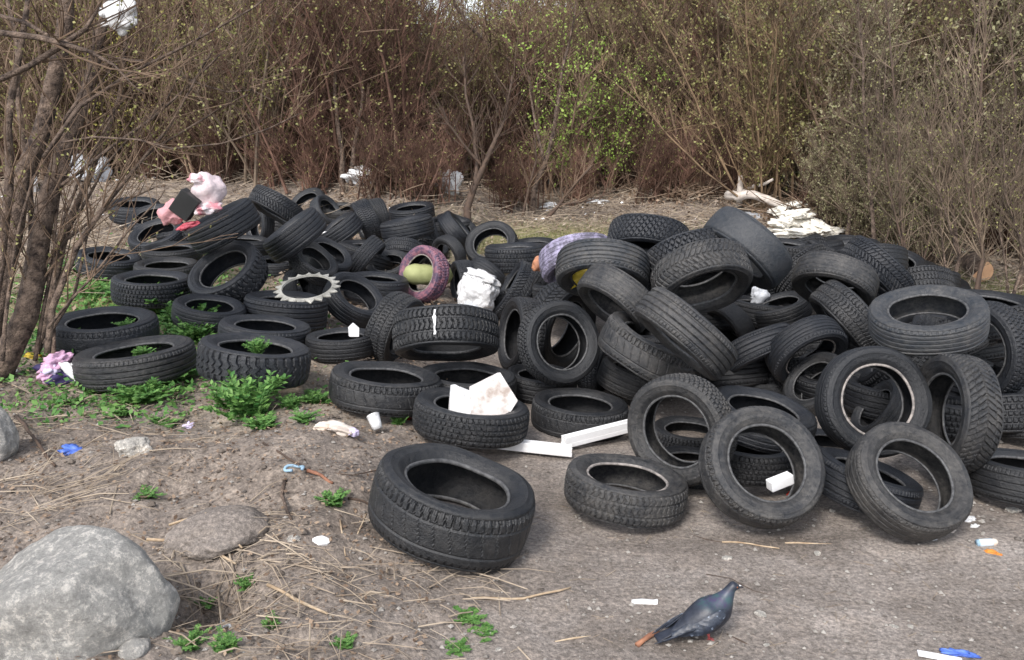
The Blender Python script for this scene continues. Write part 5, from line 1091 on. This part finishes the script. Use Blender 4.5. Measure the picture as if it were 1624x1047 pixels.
sapling('dark_tree', 'dark leaning tree that forks into a Y in the middle of the thicket', [[(1005, 300, 16, 0), (1001, 255, 13, 0), (1010, 215, 12, 0), (1014, 190, 11, 0), (1008, 150, 8, 0), (1012, 100, 6, 0), (1004, 40, 4, 0), (1010, -20, 3, 0)], [(1014, 190, 8, 0), (1034, 160, 7, 0), (1052, 120, 6, 0), (1090, 70, 5, 0), (1150, 10, 3, 0)]], M['twig'], 'tree', seed=4, tw=34, col=M['twig'], twl=(.4, 1.2))
sapling('thin_branch', 'low branching dry bush on the grass behind the rough tyre', [[(862, 352, 7, 0), (885, 325, 6, 0), (905, 300, 5, 0), (940, 262, 3, 0)], [(885, 325, 4, 0), (940, 318, 3, -.1), (985, 298, 2, -.1)], [(830, 345, 5, 0), (838, 300, 4, 0), (850, 255, 3, 0), (846, 210, 2, 0)]], M['twig'], 'bush', seed=5)
sapling('pale_sapling', 'pale grey twin stemmed sapling behind the dry grass', [[(842, 345, 10, .3), (846, 300, 9, .3), (862, 262, 8, .3), (880, 200, 7, .3), (890, 120, 5, .3), (905, 60, 4, .3), (915, -10, 3, .3)], [(862, 262, 5, .3), (850, 200, 4, .3), (838, 120, 3, .3)]], M['bark'], seed=6, lm='lgreen')
sapling('slanting_trunk', 'long thin trunk slanting across the upper middle of the thicket', [[(860, 310, 6, 2), (850, 120, 5, 2), (780, 80, 7, 2), (735, 30, 7, 2), (705, -20, 7, 2)]], M['bark'], 'tree', seed=7, z=13)
sapling('brown_sapling', 'pair of brown stems behind the curled grey tyre at the back left', [[(545, 312, 10, 0), (543, 250, 8, 0), (530, 150, 6, 0), (540, 40, 4, 0)], [(556, 312, 8, 0), (560, 240, 7, 0), (575, 150, 5, 0), (570, 40, 3, 0)]], M['bark'], seed=8, tw=30)
for i, (u, v, ln) in enumerate([(1440, 470, -20), (1500, 480, 30), (1545, 490, 10), (1598, 500, 35), (1618, 470, -10), (1385, 425, -15), (1470, 430, 25), (1340, 395, 20)]):
    sapling('right_stem' if False else 'thin_sapling', ['thin sapling rising left of the cut log above the olive tyre', 'leaning sapling between the olive tyre and the cut log', 'sapling standing in front of the cut log', 'grey sapling at the right edge with green tuft at its foot', 'outermost sapling at the right edge of the view', 'thin sapling behind the winter tyre at the top right', 'thin sapling left of the cut log and farther back', 'thin sapling behind the grey worn arched tyre'][i],
            [[(u, v, 6 + i % 3, 0), (u + ln * .6 + 6, v - 60 - 9 * i, 6, 0), (u + ln * .3 - 5, v - 190, 5, .1), (u + ln, v - 330, 4, .2), (u + ln * 1.9, v - 480, 2, .3)], [(u + ln * .6 + 6, v - 60 - 9 * i, 4, 0), (u - 30 + 9 * i, v - 200, 3, 0), (u - 50 + 14 * i, v - 330, 2, 0)], [(u + 8, v, 4, .1), (u + 22 - ln, v - 130, 3, .1), (u + 40 - ln, v - 260, 2, .1)]], M['bark'] if i % 2 else M['twig'], seed=20 + i, tw=60, lm='lolive', col=M['stemgrey'])
# the leaning tree at left
TR = [[(-4, 600, 40, 0), (22, 545, 38, 0), (45, 500, 36, 0), (57, 444, 34, 0), (67, 383, 31, 0), (80, 310, 29, 0), (100, 235, 27, .1), (128, 175, 23, .1), (150, 110, 20, .2), (165, 40, 17, .2), (178, -30, 14, .2)],
      [(-25, 575, 34, .25), (-8, 500, 32, .25), (8, 420, 30, .25), (27, 334, 28, .25), (40, 268, 28, .25), (60, 217, 27, .25), (77, 167, 26, .25), (90, 110, 25, .25), (99, 50, 24, .25), (103, -30, 23, .25)],
      [(-20, 520, 16, -.2), (5, 420, 15, -.2), (14, 320, 13, -.2), (12, 200, 11, -.2), (28, 90, 9, -.2), (48, -20, 7, -.2)], [(30, 545, 14, .4), (48, 440, 13, .4), (50, 340, 12, .4), (35, 220, 10, .4), (30, 100, 8, .4), (10, -20, 6, .4)],
      [(72, 560, 10, -.1), (84, 490, 10, -.1), (122, 394, 9, -.1), (172, 318, 7, -.1), (215, 262, 5, -.1), (262, 205, 4, -.1), (318, 110, 3, -.1), (345, 70, 2, -.1)], [(60, 560, 12, .3), (88, 450, 12, .3), (112, 350, 11, .3), (150, 250, 9, .3), (190, 150, 7, .3), (205, 50, 5, .3), (230, -20, 4, .3)],
      [(-5, 127, 9, -.3), (40, 106, 9, -.3), (88, 76, 9, -.3), (130, 45, 7, -.3), (152, 5, 5, -.3), (158, -20, 4, -.3)], [(-5, 52, 9, -.4), (60, 60, 9, -.4), (100, 70, 8, -.4), (140, 82, 6, -.4), (182, 104, 4, -.4), (230, 150, 2, -.4)], [(-5, 24, 6, -.3), (35, 36, 6, -.3), (78, 60, 5, -.3)],
      [(70, 250, 6, -.2), (130, 168, 6, -.2), (200, 118, 5, -.2), (290, 75, 4, -.2), (400, 15, 3, -.2), (440, -15, 2, -.2)], [(90, 300, 6, 0), (170, 238, 5, 0), (240, 188, 4, 0), (300, 135, 4, 0), (362, 75, 2, 0)], [(100, 226, 3, -.3), (150, 217, 3, -.3), (220, 222, 3, -.3), (275, 236, 3, -.3), (350, 228, 2, -.3), (420, 205, 2, -.3), (475, 180, 1.5, -.3)],
      [(180, 300, 4, .1), (240, 240, 4, .1), (300, 200, 3, .1), (350, 170, 3, .1), (392, 150, 2, .1)], [(170, 90, 4, .1), (245, 102, 4, .1), (320, 135, 3, .1), (360, 146, 3, .1), (400, 143, 2, .1), (435, 160, 1.5, .1)], [(110, 120, 3, .2), (180, 98, 3, .2), (240, 95, 3, .2), (335, 95, 2, .2)], [(102, 195, 5, -.2), (128, 155, 5, -.2), (142, 95, 4, -.2), (142, 38, 3, -.2)],
      [(75, 520, 5, -.2), (102, 487, 4, -.2), (150, 435, 4, -.2), (205, 365, 3, -.2), (262, 300, 2, -.2)], [(60, 470, 6, .1), (110, 380, 5, .1), (170, 330, 4, .1), (250, 295, 2, .1)], [(80, 420, 6, .2), (130, 330, 5, .2), (160, 265, 4, .2), (262, 160, 3, .2), (330, 30, 2, .2)], [(70, 545, 6, .0), (118, 470, 5, 0), (135, 400, 4, 0), (150, 330, 2, 0)]]
rl = random.Random(31)
for k in range(4):
    u0 = rl.uniform(0, 85); v0 = 575 - rl.uniform(0, 20); u1 = u0 + rl.uniform(10, 120); sl = rl.uniform(.6, 1.5); z_ = rl.uniform(-.3, .5)
    TR.append([(u0, v0, 7, z_), (u0 + (u1 - u0) * .25, v0 - 90, 6, z_), (u0 + (u1 - u0) * .55, v0 - 190, 5, z_), (u1, v0 - 290, 4, z_), (u1 + 60 * sl, v0 - 400, 2.5, z_), (u1 + 130 * sl, v0 - 520, 1.5, z_)])
sapling('leaning_tree', 'leaning many stemmed tree with peeling brown bark at the left edge', TR, M['bark'], 'tree', seed=9, tw=10, lm='lolive', col=M['stem'], twl=(.3, .9))
